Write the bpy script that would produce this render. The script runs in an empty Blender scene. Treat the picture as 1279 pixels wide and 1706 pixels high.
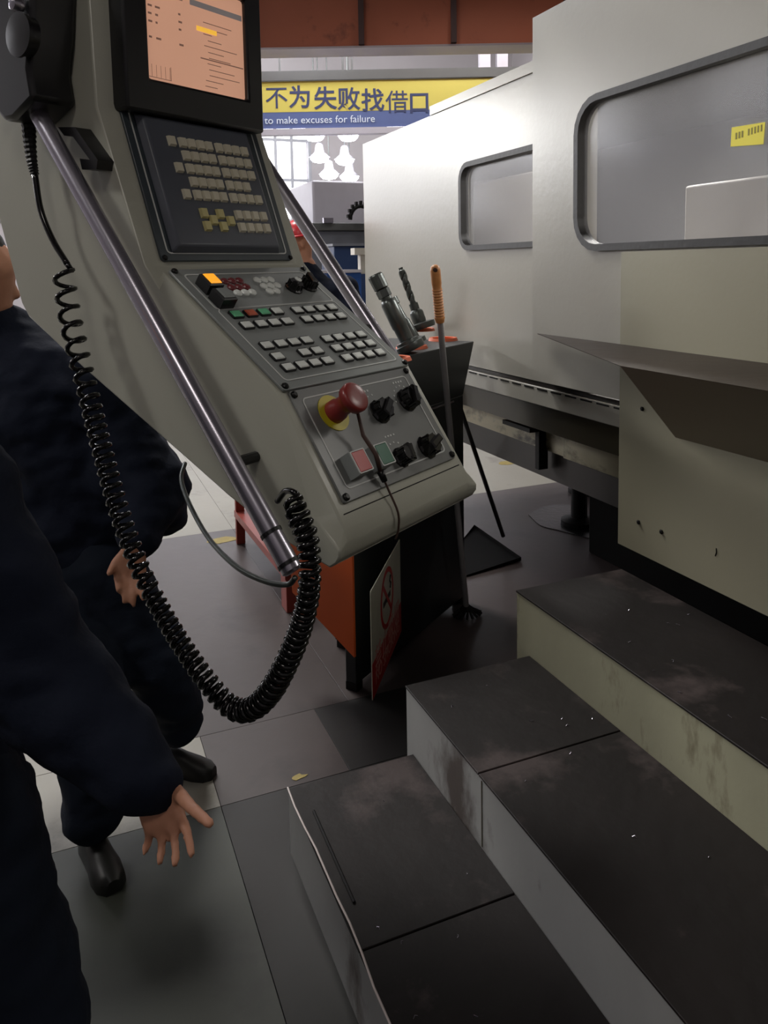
import bpy, bmesh, math, random
from mathutils import Vector as V, Matrix, noise
random.seed(7)
S = bpy.context.scene
COL = S.collection
PI = math.pi

# ---------------------------------------------------------------- camera
# world: X to the right into the machine, Y along the machine and away, Z up; the lens stands at 1.6 m
F, CX, CY = 1300.0, 640.0, 567.0
def _n(v): return v.normalized()
_Y = _n(V(((100-CX)/F, (452-CY)/F, 1)))
_vz = CY + (F*F + (100-CX)*(880-CX))/(CY-452)
_D = _n(V(((880-CX)/F, (_vz-CY)/F, 1)))
_X = _n(_D.cross(_Y))
if _X.x < 0: _X = -_X
R = Matrix((_X, _Y, -_D))                    # world = R @ (x right, y down, z forward)
EYE = V((0, 0, 1.6))
cd = bpy.data.cameras.new('camera'); cam = bpy.data.objects.new('camera', cd); COL.objects.link(cam)
Rc = Matrix((R @ V((1, 0, 0)), R @ V((0, -1, 0)), R @ V((0, 0, -1)))).transposed()
cam.matrix_world = Matrix.Translation(EYE) @ Rc.to_4x4()
cd.sensor_fit = 'HORIZONTAL'; cd.sensor_width = 36; cd.lens = F*36/1279
cd.shift_x = (1279/2-CX)/1279; cd.shift_y = (CY-1706/2)/1279
cd.clip_start = 0.05; cd.clip_end = 200
S.camera = cam
def ray(px, py): return R @ V(((px-CX)/F, (py-CY)/F, 1))
def at_z(px, py, z): d = ray(px, py); return EYE + d*((z-EYE.z)/d.z)
def at_x(px, py, x): d = ray(px, py); return EYE + d*(x/d.x)
def at_d(px, py, dep): return EYE + ray(px, py)*dep
def at_p(px, py, p, n): d = ray(px, py); return EYE + d*((p-EYE).dot(n)/d.dot(n))

# ---------------------------------------------------------------- world, exposure, lights
S.view_settings.view_transform = 'Standard'; S.view_settings.look = 'None'
S.view_settings.gamma = 1; S.view_settings.use_curve_mapping = False
S.view_settings.exposure = -0.1
wd = bpy.data.worlds.new('world'); S.world = wd; wd.use_nodes = True
wd.node_tree.nodes['Background'].inputs[0].default_value = (0.75, 0.75, 0.75, 1)
wd.node_tree.nodes['Background'].inputs[1].default_value = 0.12
def area(loc, aim, size, power, col=(1, .95, .88), sy=None):
    l = bpy.data.lights.new('area_light', 'AREA'); l.energy = power; l.color = col
    l.shape = 'RECTANGLE'; l.size = size; l.size_y = sy or size
    o = bpy.data.objects.new('area_light', l); COL.objects.link(o); o.location = loc
    o.rotation_euler = (V(aim)-V(loc)).to_track_quat('-Z', 'Y').to_euler()
    return o
area((-4.5, 2.4, 6.3), (1.5, 2.5, 1.0), 1.0, 95, (1, .96, .9))           # near high bay, left of the camera
area((0.2, 6.5, 6.6), (0.6, 2.2, 0.9), 1.6, 330, (1, .975, .93))          # high bays behind the console
area((-2.5, 11.0, 7.0), (-0.5, 4.0, 0.5), 2.5, 220, (.97, .97, 1))
area((4.2, 12.0, 6.6), (4.4, 19.0, 2.0), 2.5, 1000, (.95, .97, 1))
area((-7.6, 20.2, 5.5), (1.8, 3.0, 2.0), 1.6, 520, (1, .99, .96), .7)   # unseen lights added at the far left for sheen on the doors
area((-8.5, 17.6, 5.2), (1.8, 2.5, 2.0), .8, 120, (1, .99, .96), .5)
area((5.5, 8.6, 7.0), (4.5, 11.5, 4.2), 2.0, 420, (1, .97, .93))
area((-1.6, -1.6, 5.6), (0.9, 1.8, 1.2), 1.0, 34, (1, .93, .84))

# ---------------------------------------------------------------- helpers
def lin(c): return tuple(((x/255)/12.92 if x <= 10 else (((x/255)+.055)/1.055)**2.4) for x in c)
def mat(name, c, rough=.5, metal=0, var=.12, scale=6, bump=0, stain=None, sscale=3, sthr=.6, emit=0, coat=0, alpha=1, ecol=None, streak=None, bscale=None):
    m = bpy.data.materials.new(name); m.use_nodes = True; nt = m.node_tree; N = nt.nodes; L = nt.links
    b = N['Principled BSDF']; c = lin(c)
    tc = N.new('ShaderNodeTexCoord'); no = N.new('ShaderNodeTexNoise'); no.inputs['Scale'].default_value = scale; no.inputs['Detail'].default_value = 5
    co = tc.outputs['Object']
    if streak:
        mp = N.new('ShaderNodeMapping'); mp.inputs['Scale'].default_value = streak; L.new(co, mp.inputs[0]); co = mp.outputs[0]
    L.new(co, no.inputs['Vector'])
    mx = N.new('ShaderNodeMix'); mx.data_type = 'RGBA'
    mx.inputs[6].default_value = (*[x*(1-var) for x in c], 1); mx.inputs[7].default_value = (*[min(1, x*(1+var)) for x in c], 1)
    L.new(no.outputs[0], mx.inputs[0]); out = mx.outputs[2]
    if stain:
        n2 = N.new('ShaderNodeTexNoise'); n2.inputs['Scale'].default_value = sscale; n2.inputs['Detail'].default_value = 8; n2.inputs['Roughness'].default_value = .65
        L.new(co, n2.inputs['Vector'])
        rp = N.new('ShaderNodeValToRGB'); rp.color_ramp.elements[0].position = sthr; rp.color_ramp.elements[1].position = min(1, sthr+.12)
        L.new(n2.outputs[0], rp.inputs[0])
        m2 = N.new('ShaderNodeMix'); m2.data_type = 'RGBA'; m2.inputs[7].default_value = (*lin(stain), 1)
        L.new(rp.outputs[0], m2.inputs[0]); L.new(out, m2.inputs[6]); out = m2.outputs[2]
    L.new(out, b.inputs['Base Color'])
    b.inputs['Roughness'].default_value = rough; b.inputs['Metallic'].default_value = metal
    b.inputs['Coat Weight'].default_value = coat; b.inputs['Alpha'].default_value = alpha
    if bump:
        n3 = N.new('ShaderNodeTexNoise'); n3.inputs['Scale'].default_value = bscale or scale*4; n3.inputs['Detail'].default_value = 6
        L.new(tc.outputs['Object'], n3.inputs['Vector'])
        bp = N.new('ShaderNodeBump'); bp.inputs['Strength'].default_value = bump; bp.inputs['Distance'].default_value = .01
        L.new(n3.outputs[0], bp.inputs['Height']); L.new(bp.outputs[0], b.inputs['Normal'])
    if emit:
        if ecol is None: L.new(out, b.inputs['Emission Color'])
        else: b.inputs['Emission Color'].default_value = (*lin(ecol), 1)
        b.inputs['Emission Strength'].default_value = emit
    return m
M = dict(
 cream=mat('cream_enamel', (172, 172, 160), .3, var=.05, scale=3, stain=(120, 116, 92), sscale=5, sthr=.72, bump=.03, bscale=160),
 door=mat('door_enamel', (166, 163, 154), .28, var=.06, scale=2, stain=(128, 120, 100), sscale=2.2, sthr=.72, bump=.05, bscale=40),
 panelp=mat('shade_tinted_enamel', (150, 146, 126), .42, var=.06, scale=2, stain=(112, 104, 82), sscale=2.4, sthr=.72, bump=.03, bscale=60),
 riser=mat('worn_riser_paint', (160, 158, 134), .5, var=.2, scale=5, stain=(92, 82, 60), sscale=5, sthr=.56, bump=.1, streak=(1, 1, .35)),
 riser2=mat('grey_riser_paint', (150, 150, 148), .5, var=.16, scale=5, stain=(84, 76, 72), sscale=4, sthr=.57, bump=.1, streak=(1, 1, .5)),
 tread=mat('oily_steel_tread', (24, 19, 18), .6, var=.5, scale=4, stain=(66, 57, 56), sscale=3, sthr=.56, bump=.25),
 black=mat('black_plastic', (22, 22, 24), .32, var=.2, scale=20),
 blackg=mat('glossy_black_rubber', (12, 11, 12), .16, var=.2, scale=20),
 rubber=mat('black_gasket_rubber', (30, 28, 28), .5, var=.3, scale=12, bump=.1),
 bezel=mat('dark_slate_bezel', (58, 66, 72), .34, var=.15, scale=8),
 slate=mat('slate_grey_plastic', (82, 86, 96), .36, var=.12, scale=8),
 plate=mat('grey_membrane', (130, 134, 133), .3, var=.1, scale=5, stain=(74, 78, 76), sscale=4, sthr=.68),
 plate2=mat('dark_grey_membrane', (112, 114, 113), .3, var=.1, scale=5),
 strip=mat('pale_edge_strip', (206, 194, 190), .4, var=.2, scale=10),
 pole=mat('plated_pole', (168, 166, 168), .28, metal=.55, var=.1, scale=20),
 ochre=mat('worn_yellow_paint', (150, 132, 66), .6, var=.4, scale=30),
 white=mat('white_print', (196, 198, 196), .5, var=.04),
 key=mat('beige_keycap', (214, 208, 188), .35, var=.1, scale=30),
 keyy=mat('yellowed_keycap', (206, 196, 140), .35, var=.1, scale=30),
 lens=mat('silver_button_lens', (226, 230, 226), .12, var=.15, scale=60),
 lensr=mat('red_button_lens', (206, 106, 80), .14, var=.15, scale=60),
 lensg=mat('green_button_lens', (108, 190, 144), .14, var=.15, scale=60),
 ledr=mat('dark_red_lamp', (116, 52, 56), .2, var=.2, scale=60),
 orange_lit=mat('lit_orange_lens', (255, 165, 40), .3, var=.1, scale=60, emit=.9),
 red=mat('stop_red_plastic', (128, 44, 42), .3, var=.15, scale=12),
 redb=mat('red_push_button', (176, 52, 50), .3, var=.1, scale=20),
 greenb=mat('green_push_button', (28, 98, 72), .3, var=.1, scale=20),
 yellow=mat('yellow_plastic', (196, 182, 40), .4, var=.1),
 chrome=mat('brushed_tube_steel', (172, 168, 180), .27, metal=.85, var=.1, scale=30, streak=(1, 1, .1)),
 steel=mat('dark_tool_steel', (88, 92, 90), .34, metal=.75, var=.25, scale=12, bump=.1),
 brass=mat('wire_brown', (70, 50, 44), .45, var=.2, scale=20),
 screw=mat('black_screw', (26, 26, 26), .3, metal=.5),
 cart=mat('charcoal_cart_enamel', (30, 34, 36), .45, var=.15, scale=4, stain=(24, 26, 28), sscale=5, sthr=.6),
 cartg=mat('dark_green_enamel', (22, 32, 29), .4, var=.2, scale=4),
 orange=mat('orange_enamel', (214, 92, 32), .5, var=.12, scale=5),
 ring=mat('orange_socket_ring', (206, 100, 64), .5, var=.15, scale=20),
 redrack=mat('red_rack_enamel', (132, 52, 42), .45, var=.2, scale=8, stain=(60, 30, 28), sscale=8, sthr=.62),
 grip=mat('orange_wood_grip', (190, 128, 74), .45, var=.2, scale=20, streak=(1, 1, 6)),
 floor=mat('workshop_concrete', (142, 138, 128), .5, var=.14, scale=1.6, stain=(96, 92, 84), sscale=1.4, sthr=.56, bump=.08, bscale=20),
 oily=mat('oily_shaded_floor', (66, 57, 56), .45, var=.22, scale=1.8, stain=(56, 48, 48), sscale=1.8, sthr=.52, bump=.08, bscale=16),  # oily floor with shade painted into the colour
 oil_shade2=mat('green_grey_shaded_coating', (56, 59, 52), .5, var=.18, scale=1.8, stain=(46, 48, 43), sscale=1.6, sthr=.56, bump=.06, bscale=16),
 oil_shade=mat('oil_shade_floor', (28, 25, 24), .5, var=.25, scale=2, stain=(26, 24, 22), sscale=2, sthr=.5, bump=.08, bscale=16),  # darkest floor tone, painted shade and oil together
 wall=mat('hall_wall_paint', (168, 162, 164), .8, var=.06, scale=1),
 ceil=mat('hall_roof_steel', (70, 66, 68), .8, var=.15, scale=1),
 girdk=mat('girder_stiffener', (66, 42, 40), .6, var=.2),
 girder=mat('red_oxide_girder', (168, 92, 66), .55, var=.16, scale=1.2, stain=(110, 60, 48), sscale=1.5, sthr=.6),
 flange=mat('girder_rail', (176, 164, 168), .3, metal=.4, var=.2, scale=2),
 gbeam=mat('grey_beam', (88, 88, 88), .6, var=.1),
 by=mat('banner_yellow', (198, 184, 88), .6, var=.04),
 bb=mat('banner_blue', (84, 98, 146), .6, var=.06),
 bt=mat('banner_blue_letter', (50, 58, 96), .6, var=.05),
 bw=mat('banner_white_letter', (216, 226, 240), .6, var=.05),
 win=mat('daylit_glass', (235, 240, 255), .3, var=.04, scale=.5, emit=5.8, ecol=(244, 243, 248)),
 lamp=mat('lamp_face', (255, 255, 255), .3, emit=22, ecol=(240, 244, 255)),
 mull=mat('window_mullion', (150, 150, 156), .5),
 far1=mat('far_white_machine', (190, 186, 196), .45, var=.08),
 far2=mat('far_grey_machine', (112, 114, 122), .45, var=.1),
 blue=mat('blue_cabinet_enamel', (40, 84, 158), .4, var=.1),
 blue2=mat('navy_cabinet_enamel', (42, 60, 96), .4, var=.1),
 bed=mat('olive_machine_bed', (178, 170, 142), .4, var=.25, scale=3, stain=(52, 46, 34), sscale=2.6, sthr=.5, streak=(1, 1, 2)),
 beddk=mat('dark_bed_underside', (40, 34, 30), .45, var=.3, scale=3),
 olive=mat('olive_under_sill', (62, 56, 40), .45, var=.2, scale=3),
 shelf=mat('brown_chip_chute', (124, 110, 92), .42, var=.12, scale=2),
 shelft=mat('dirty_chute_top', (50, 41, 33), .5, var=.3, scale=4, bump=.2),
 inner=mat('machine_interior', (98, 97, 95), .5, var=.1, scale=1.5),
 innerw=mat('interior_white_cover', (196, 190, 180), .5, var=.05),
 pane=mat('scuffed_window_pane', (176, 176, 180), .14, var=.15, scale=3, alpha=.34, stain=(186, 186, 190), sscale=2.5, sthr=.55),
 sticky=mat('yellow_note', (250, 236, 72), .5, var=.04),
 stickt=mat('note_print', (150, 140, 50), .6),
 screen=mat('salmon_screen', (214, 160, 132), .25, var=.05, scale=8, emit=.62),
 scrd=mat('screen_print', (150, 112, 96), .3, emit=.3),
 scry=mat('screen_yellow_bar', (255, 190, 70), .3, emit=.8),
 scrb=mat('screen_title_bar', (150, 140, 138), .3, emit=.3),
 signw=mat('sign_white', (216, 216, 198), .35, var=.15, scale=9),
 signr=mat('sign_red', (206, 44, 38), .35, var=.15, scale=9),
 signt=mat('sign_pale_letter', (230, 170, 160), .4),
 smoke=mat('sign_dark_print', (50, 52, 46), .5),
 navy=mat('navy_work_jacket', (20, 26, 42), .85, var=.22, scale=5, bump=.4, bscale=26),
 navy2=mat('dark_work_trousers', (18, 25, 38), .85, var=.22, scale=5, bump=.4, bscale=26),
 skin=mat('skin', (188, 134, 108), .55, var=.1, scale=14, bump=.08),
 shoe=mat('black_work_shoe', (24, 24, 22), .45, var=.3, scale=10),
 hair=mat('black_hair', (20, 17, 16), .6, var=.3, scale=40, bump=.5),
 helmet=mat('red_hard_hat', (206, 48, 58), .3, var=.05),
 water=mat('oily_puddle', (16, 15, 16), .34, var=.2, scale=4, bump=.15, bscale=30),
 pan_and_shade=mat('matte_black_pan_and_shade', (11, 10, 10), .8, var=.2),
 dark=mat('soot_black', (20, 18, 18), .6, var=.3, scale=6),
)
for k_, v_ in (('tread', .25), ('oily', .4), ('oil_shade2', .35), ('oil_shade', .3), ('navy', .2), ('navy2', .2), ('dark', .2), ('shelft', .2), ('water', .5), ('pan_and_shade', .08)):
    M[k_].node_tree.nodes['Principled BSDF'].inputs['Specular IOR Level'].default_value = v_
WM = {}
def tag(o, label=None, cat=None, group=None, kind=None):
    for k, v in (('label', label), ('category', cat), ('group', group), ('kind', kind)):
        if v: o[k] = v
    return o
def empty(name, loc, rz=0, **k):
    o = bpy.data.objects.new(name, None); COL.objects.link(o); o.location = loc; o.rotation_euler = (0, 0, rz)
    o.empty_display_size = .1
    WM[o] = Matrix.Translation(V(loc)) @ Matrix.Rotation(rz, 4, 'Z'); return tag(o, **k)
def link(name, me, m, parent=None, world=None):
    """link a mesh; parent set: the mesh is in the parent's own frame, or 'world' gives its place"""
    o = bpy.data.objects.new(name, me); COL.objects.link(o)
    if m is not None and not me.materials: me.materials.append(m)
    w = world or Matrix.Identity(4)
    if parent:
        o.parent = parent
        if world is not None: o.matrix_local = WM[parent].inverted() @ w; WM[o] = w
        else: WM[o] = WM[parent]
    else: o.matrix_world = w; WM[o] = w
    return o
class MB:
    def __init__(s, T=None): s.v = []; s.f = []; s.T = T or Matrix.Identity(4)
    def add(s, vs, fs, T=None):
        k = len(s.v); A = s.T @ T if T is not None else s.T
        s.v += [A @ V(p) for p in vs]; s.f += [tuple(i+k for i in f) for f in fs]; return s
    def box(s, a, b, T=None):
        x0, y0, z0 = a; x1, y1, z1 = b
        return s.add([(x0, y0, z0), (x1, y0, z0), (x1, y1, z0), (x0, y1, z0), (x0, y0, z1), (x1, y0, z1), (x1, y1, z1), (x0, y1, z1)],
                     [(0, 3, 2, 1), (4, 5, 6, 7), (0, 1, 5, 4), (1, 2, 6, 5), (2, 3, 7, 6), (3, 0, 4, 7)], T)
    def bbox(s, a, b, r=.004, T=None):               # box with chamfered top (z1) edges
        x0, y0, z0 = a; x1, y1, z1 = b
        vs = [(x0, y0, z0), (x1, y0, z0), (x1, y1, z0), (x0, y1, z0), (x0, y0, z1-r), (x1, y0, z1-r), (x1, y1, z1-r), (x0, y1, z1-r),
              (x0+r, y0+r, z1), (x1-r, y0+r, z1), (x1-r, y1-r, z1), (x0+r, y1-r, z1)]
        fs = [(0, 3, 2, 1), (8, 9, 10, 11)]
        for i in range(4):
            j = (i+1) % 4; fs += [(i, j, j+4, i+4), (i+4, j+4, j+8, i+8)]
        return s.add(vs, fs, T)
    def prism(s, poly, h0, h1, T=None):              # polygon in xy, extruded along z
        n = len(poly)
        return s.add([(x, y, h0) for x, y in poly]+[(x, y, h1) for x, y in poly],
                     [tuple(range(n-1, -1, -1)), tuple(range(n, 2*n))]+[(i, (i+1) % n, (i+1) % n+n, i+n) for i in range(n)], T)
    def ring(s, outer, inner, h0, h1, T=None):       # frame between two closed outlines of equal count
        n = len(outer)
        vs = [(x, y, h) for h in (h0, h1) for pl in (outer, inner) for x, y in pl]
        fs = []
        for i in range(n):
            j = (i+1) % n
            fs += [(i, j, n+j, n+i), (2*n+i, 3*n+i, 3*n+j, 2*n+j), (i, 2*n+i, 2*n+j, j), (n+i, n+j, 3*n+j, 3*n+i)]
        return s.add(vs, fs, T)
    def lathe(s, prof, n=20, T=None):                # profile (r, z) about z
        vs = []; fs = []
        for r, z in prof:
            for i in range(n): a = 2*PI*i/n; vs.append((r*math.cos(a), r*math.sin(a), z))
        for k in range(len(prof)-1):
            for i in range(n): j = (i+1) % n; fs.append((k*n+i, k*n+j, (k+1)*n+j, (k+1)*n+i))
        fs += [tuple(range(n-1, -1, -1)), tuple(range((len(prof)-1)*n, len(prof)*n))]
        return s.add(vs, fs, T)
    def tube(s, pts, r, n=8, cap=True):              # sweep a circle along points; r number or list
        pts = [V(p) for p in pts]; m = len(pts); rr = r if isinstance(r, (list, tuple)) else [r]*m
        d = (pts[1]-pts[0]).normalized(); u = d.orthogonal().normalized(); vs = []; fs = []
        for k, p in enumerate(pts):
            t = (pts[min(k+1, m-1)]-pts[max(k-1, 0)])
            if t.length > 1e-9: t.normalize()
            else: t = d
            u = (u-t*u.dot(t)); u = u.normalized() if u.length > 1e-6 else t.orthogonal().normalized(); w = t.cross(u)
            for i in range(n): a = 2*PI*i/n; vs.append(p+(u*math.cos(a)+w*math.sin(a))*rr[k])
        for k in range(m-1):
            for i in range(n): j = (i+1) % n; fs.append((k*n+i, k*n+j, (k+1)*n+j, (k+1)*n+i))
        if cap: fs += [tuple(range(n-1, -1, -1)), tuple(range((m-1)*n, m*n))]
        return s.add(vs, fs)
    def mesh(s, inv=None, smooth=False, name='m'):
        me = bpy.data.meshes.new(name); vs = [inv @ p for p in s.v] if inv is not None else s.v
        me.from_pydata(vs, [], s.f); bm = bmesh.new(); bm.from_mesh(me); bmesh.ops.recalc_face_normals(bm, faces=bm.faces)
        bm.to_mesh(me); bm.free()
        if smooth:
            me.shade_smooth()
            if smooth is not True: me.set_sharp_from_angle(angle=math.radians(smooth))
        return me
    def build(s, name, m, parent=None, smooth=False, bevel=0, origin=None, **k):
        if parent: me = s.mesh(WM[parent].inverted(), smooth, name); o = link(name, me, m, parent)
        else:
            c = V(origin) if origin is not None else V((sum(p.x for p in s.v)/len(s.v), sum(p.y for p in s.v)/len(s.v), min(p.z for p in s.v)))
            T = Matrix.Translation(c); o = link(name, s.mesh(T.inverted(), smooth, name), m, None, T)
        if bevel:
            b = o.modifiers.new('bevel', 'BEVEL'); b.width = bevel; b.segments = 2; b.limit_method = 'ANGLE'; b.angle_limit = math.radians(40)
            o.data.shade_smooth(); o.data.set_sharp_from_angle(angle=math.radians(35))
        return tag(o, **k)
def frame(o, x, y, z):                               # matrix from origin and axes
    m = Matrix((V(x), V(y), V(z))).transposed().to_4x4(); m.translation = V(o); return m
def rrect(x0, y0, x1, y1, r, k=5):
    out = []
    for cx, cy, a0 in ((x1-r, y1-r, 0), (x0+r, y1-r, 90), (x0+r, y0+r, 180), (x1-r, y0+r, 270)):
        for i in range(k+1): a = math.radians(a0+90*i/k); out.append((cx+r*math.cos(a), cy+r*math.sin(a)))
    return out
def spline(pts, n=8):
    pts = [V(p) for p in pts]; P = [2*pts[0]-pts[1]]+pts+[2*pts[-1]-pts[-2]]; out = []
    for i in range(1, len(P)-2):
        for k in range(n):
            t = k/n; a, b, c, d = P[i-1:i+3]
            out.append(.5*((2*b)+(c-a)*t+(2*a-5*b+4*c-d)*t*t+(3*b-a-3*c+d)*t**3))
    return out+[pts[-1]]
def text(body, size, T, m, parent, name='lettering', depth=.002, align='LEFT', **k):
    cu = bpy.data.curves.new('t', 'FONT'); cu.body = body; cu.size = size; cu.extrude = depth; cu.align_x = align; cu.resolution_u = 3
    cu.offset = k.pop('bold', 0)
    o = bpy.data.objects.new('t', cu); COL.objects.link(o); bpy.context.view_layer.update()
    me = bpy.data.meshes.new_from_object(o.evaluated_get(bpy.context.evaluated_depsgraph_get()))
    bpy.data.objects.remove(o); me.materials.clear()
    me.transform((WM[parent].inverted() if parent else Matrix.Identity(4)) @ T)
    return tag(link(name, me, m, parent), **k)

# ---------------------------------------------------------------- the hall
def struct(o): o['kind'] = 'structure'; return o
XL, XR, YN, YF, ZC = -9.0, 13.0, -6.0, 21.0, 8.6
struct(MB().box((XL-.2, YN-.2, -.2), (XR+.2, YF+.2, -.012)).build('floor', M['floor']))
struct(MB().box((XL-.2, YN-.2, ZC), (XR+.2, YF+.2, ZC+.2)).build('ceiling', M['ceil']))
struct(MB().box((XL-.2, YN-.2, -.012), (XL, YF+.2, ZC)).build('wall_left', M['wall']))
struct(MB().box((XR, YN-.2, -.012), (XR+.2, YF+.2, ZC)).build('wall_right', M['wall']))
struct(MB().box((XL, YF, -.012), (XR, YF+.2, ZC)).build('wall_back', M['wall']))
struct(MB().box((XL, YN-.2, -.012), (XR, YN, ZC)).build('wall_front', M['wall']))
# floor slabs with open joints; oil and cast shade painted into their tones
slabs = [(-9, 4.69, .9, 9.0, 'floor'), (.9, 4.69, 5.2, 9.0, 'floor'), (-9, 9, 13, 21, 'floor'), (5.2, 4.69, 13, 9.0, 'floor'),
         (-9, 2.6, .30, 4.69, 'floor'), (.30, 2.6, .9, 4.69, 'oily'), (.9, 2.6, 4.6, 4.69, 'oily'), (4.6, 2.6, 13, 4.69, 'oil_shade'),
         (-9, -6, -.6, 2.6, 'oil_shade2'), (-.6, -6, .36, 2.22, 'oil_shade2'), (-.6, 2.22, .36, 2.6, 'floor'), (.36, 2.22, .77, 2.6, 'oily'),
         (.36, -6, 1.0, 2.22, 'oil_shade'), (.77, 2.22, 13, 2.6, 'oil_shade'), (1.0, -6, 13, 2.22, 'oil_shade')]
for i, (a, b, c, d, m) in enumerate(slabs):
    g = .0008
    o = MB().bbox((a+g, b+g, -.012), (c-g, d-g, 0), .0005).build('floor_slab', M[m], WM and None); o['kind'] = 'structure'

# windows in the back wall, daylit, with mullions
def window(n, x0, x1, z0, z1, nx, nz, side=False):
    G = frame((XL, 0, 0), (0, 1, 0), (0, 0, 1), (1, 0, 0)) if side else frame((0, YF, 0), (1, 0, 0), (0, 0, 1), (0, -1, 0))
    w = struct(MB().ring(rrect(x0-.08, z0-.08, x1+.08, z1+.08, .001, 1), rrect(x0, z0, x1, z1, .001, 1), 0, .12, G).build('window_%d' % n, M['mull']))  # with side=True an added, unseen left wall window
    WM[w] = w.matrix_world.copy()
    for i in range(nx):
        for j in range(nz):
            a = x0+(x1-x0)*i/nx; b = x0+(x1-x0)*(i+1)/nx; c = z0+(z1-z0)*j/nz; d = z0+(z1-z0)*(j+1)/nz
            MB(G).box((a+.04, c+.04, .001), (b-.04, d-.04, .03)).build('pane', M['win'], w)
    for i in range(1, nx): a = x0+(x1-x0)*i/nx; MB(G).box((a-.04, z0, .001), (a+.04, z1, .06)).build('mullion', M['mull'], w)
    for j in range(1, nz): a = z0+(z1-z0)*j/nz; MB(G).box((x0, a-.04, .001), (x1, a+.04, .055)).build('mullion', M['mull'], w)
k = 1
for x0, x1 in ((-8.4, -5.6), (-5.0, -2.2), (-1.6, 1.2), (1.8, 4.6), (5.1, 6.45), (8.8, 11.6)):
    window(k, x0, x1, 2.9, 6.1, 3, 3); k += 1
for x0, x1 in ((10.0, 12.6), (15.0, 17.6), (18.0, 20.6)):  # unseen left wall windows, added to give the doors a broad sheen
    window(k, x0, x1, 4.3, 6.3, 3, 2, True); k += 1

# high bay lamps, each a shade with a lit face, hanging from the ceiling
def bay(loc, p):
    x, y, z = loc
    r = empty('high_bay_lamp', loc, label='%s high bay lamp hanging above %s' % p, cat='lamp', group='high bay lamps')
    T = Matrix.Translation(V(loc))
    MB().lathe([(.05, .34), (.09, .3), (.12, .12), (.26, 0), (.25, 0), (.1, .1)], 20, T).build('lamp_shade', M['far1'], r, True)
    MB().lathe([(.235, .02), (.22, -.05), (.16, -.11), (.03, -.14)], 20, T).build('lamp_lens', M['lamp'], r)
    MB().tube([(x, y, z+.33), (x, y, ZC)], .012).build('rod', M['steel'], r)

# red crane girder and the banner beam
def vplane(px1, py1, px2, py2, dep):
    a = at_d(px1, py1, dep); b = at_d(px2, py2, dep); e = V((b.x-a.x, b.y-a.y, 0)).normalized(); return a, e
ga = V((2.55, 10.14, 0)); ge = V((5.118-2.531, 9.027-10.112, 0)).normalized(); gn = V((ge.y, -ge.x, 0))
if gn.y > 0: gn = -gn
GT = frame(ga, ge, V((0, 0, 1)), gn)                 # u along, v up, w towards the camera
g = empty('crane_girder', ga+V((0, 0, 4.4)), label='rust red overhead crane girder crossing above the banner', cat='crane girder')
MB(GT).box((-9, 4.41, -.36), (8.5, 5.7, 0)).build('web', M['girder'], g)
MB(GT).box((-9, 4.385, -.4), (8.5, 4.41, .02)).build('rail', M['flange'], g)
MB(GT).box((-9, 5.25, -.45), (8.5, 5.33, .06)).build('upper_flange', M['ceil'], g)
for u in (-6.1, -4.6, -3.1, -1.6, -.2, 1.28, 2.46, 3.9, 5.3, 6.7):
    MB(GT).box((u-.035, 4.42, 0), (u+.035, 5.25, .07)).build('stiffener', M['girdk'], g)
MB(GT).box((-9, 5.5, .1), (8.5, 6.2, .6)).build('walkway', M['dark'], g)
for u in (-9, 8.3): MB(GT).box((u, 5.7, -.4), (u+.2, ZC, 0)).build('hanger', M['ceil'], g)
ba = V((3.03, 12.08, 0)); be = V((6.161-3.027, 10.78-12.085, 0)).normalized(); bn = V((be.y, -be.x, 0))
BT = frame(ba, be, V((0, 0, 1)), bn)
b = empty('banner', ba+V((0, 0, 3.68)), label='yellow and blue slogan banner hung on a grey beam under the red girder', cat='banner')
def bz(py): return at_p(437, py, ba, bn).z
def bu(px, py): return (at_p(px, py, ba, bn)-ba).dot(be)
zt, zy, zb, z0b = bz(137), bz(188), bz(215), bz(222)
MB(BT).box((-3.2, zy, 0), (4.4, zt, .02)).build('yellow_field', M['by'], b)
MB(BT).box((-3.2, zb, 0), (4.4, zy, .018)).build('blue_field', M['bb'], b)
for i, ch in enumerate('不为失败找借口'):
    px = (461, 500, 542, 581, 621, 661, 698)[i]; py = (164, 163, 165, 166, 168, 171, 172)[i]
    u = bu(px, py); z = at_p(px, py, ba, bn).z
    text(ch, .36, BT @ Matrix.Translation((u, z-.125, .022)), M['bt'], b, 'character', align='CENTER', bold=.0015 if ch in '借不' else .006)
text('to make excuses for failure', .155, BT @ Matrix.Translation((bu(441, 206), bz(207)+.0, .022)), M['bw'], b, 'lettering')
gb = empty('banner_beam', ba+V((0, 0, 3.6)), label='grey steel beam carrying the yellow and blue banner', cat='beam')
MB(BT).box((-3.2, zt+.01, -.12), (4.4, zt+.15, .05)).build('top_beam', M['gbeam'], gb)
MB(BT).box((-3.2, zb-.1, -.12), (4.4, zb-.01, .05)).build('bottom_beam', M['far1'], gb)
for u in (.25, 1.22, 1.3, 1.36, -1.5): MB(BT).box((u, zt+.15, -.04), (u+.03, 5.4, -.01)).build('hanger', M['gbeam'], gb)
for u in (-3.1, 3.35, 3.62):
    MB(BT).box((u, 0, -.3), (u+.17, 6, -.14)).build('column', M['far1'], gb)

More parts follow.
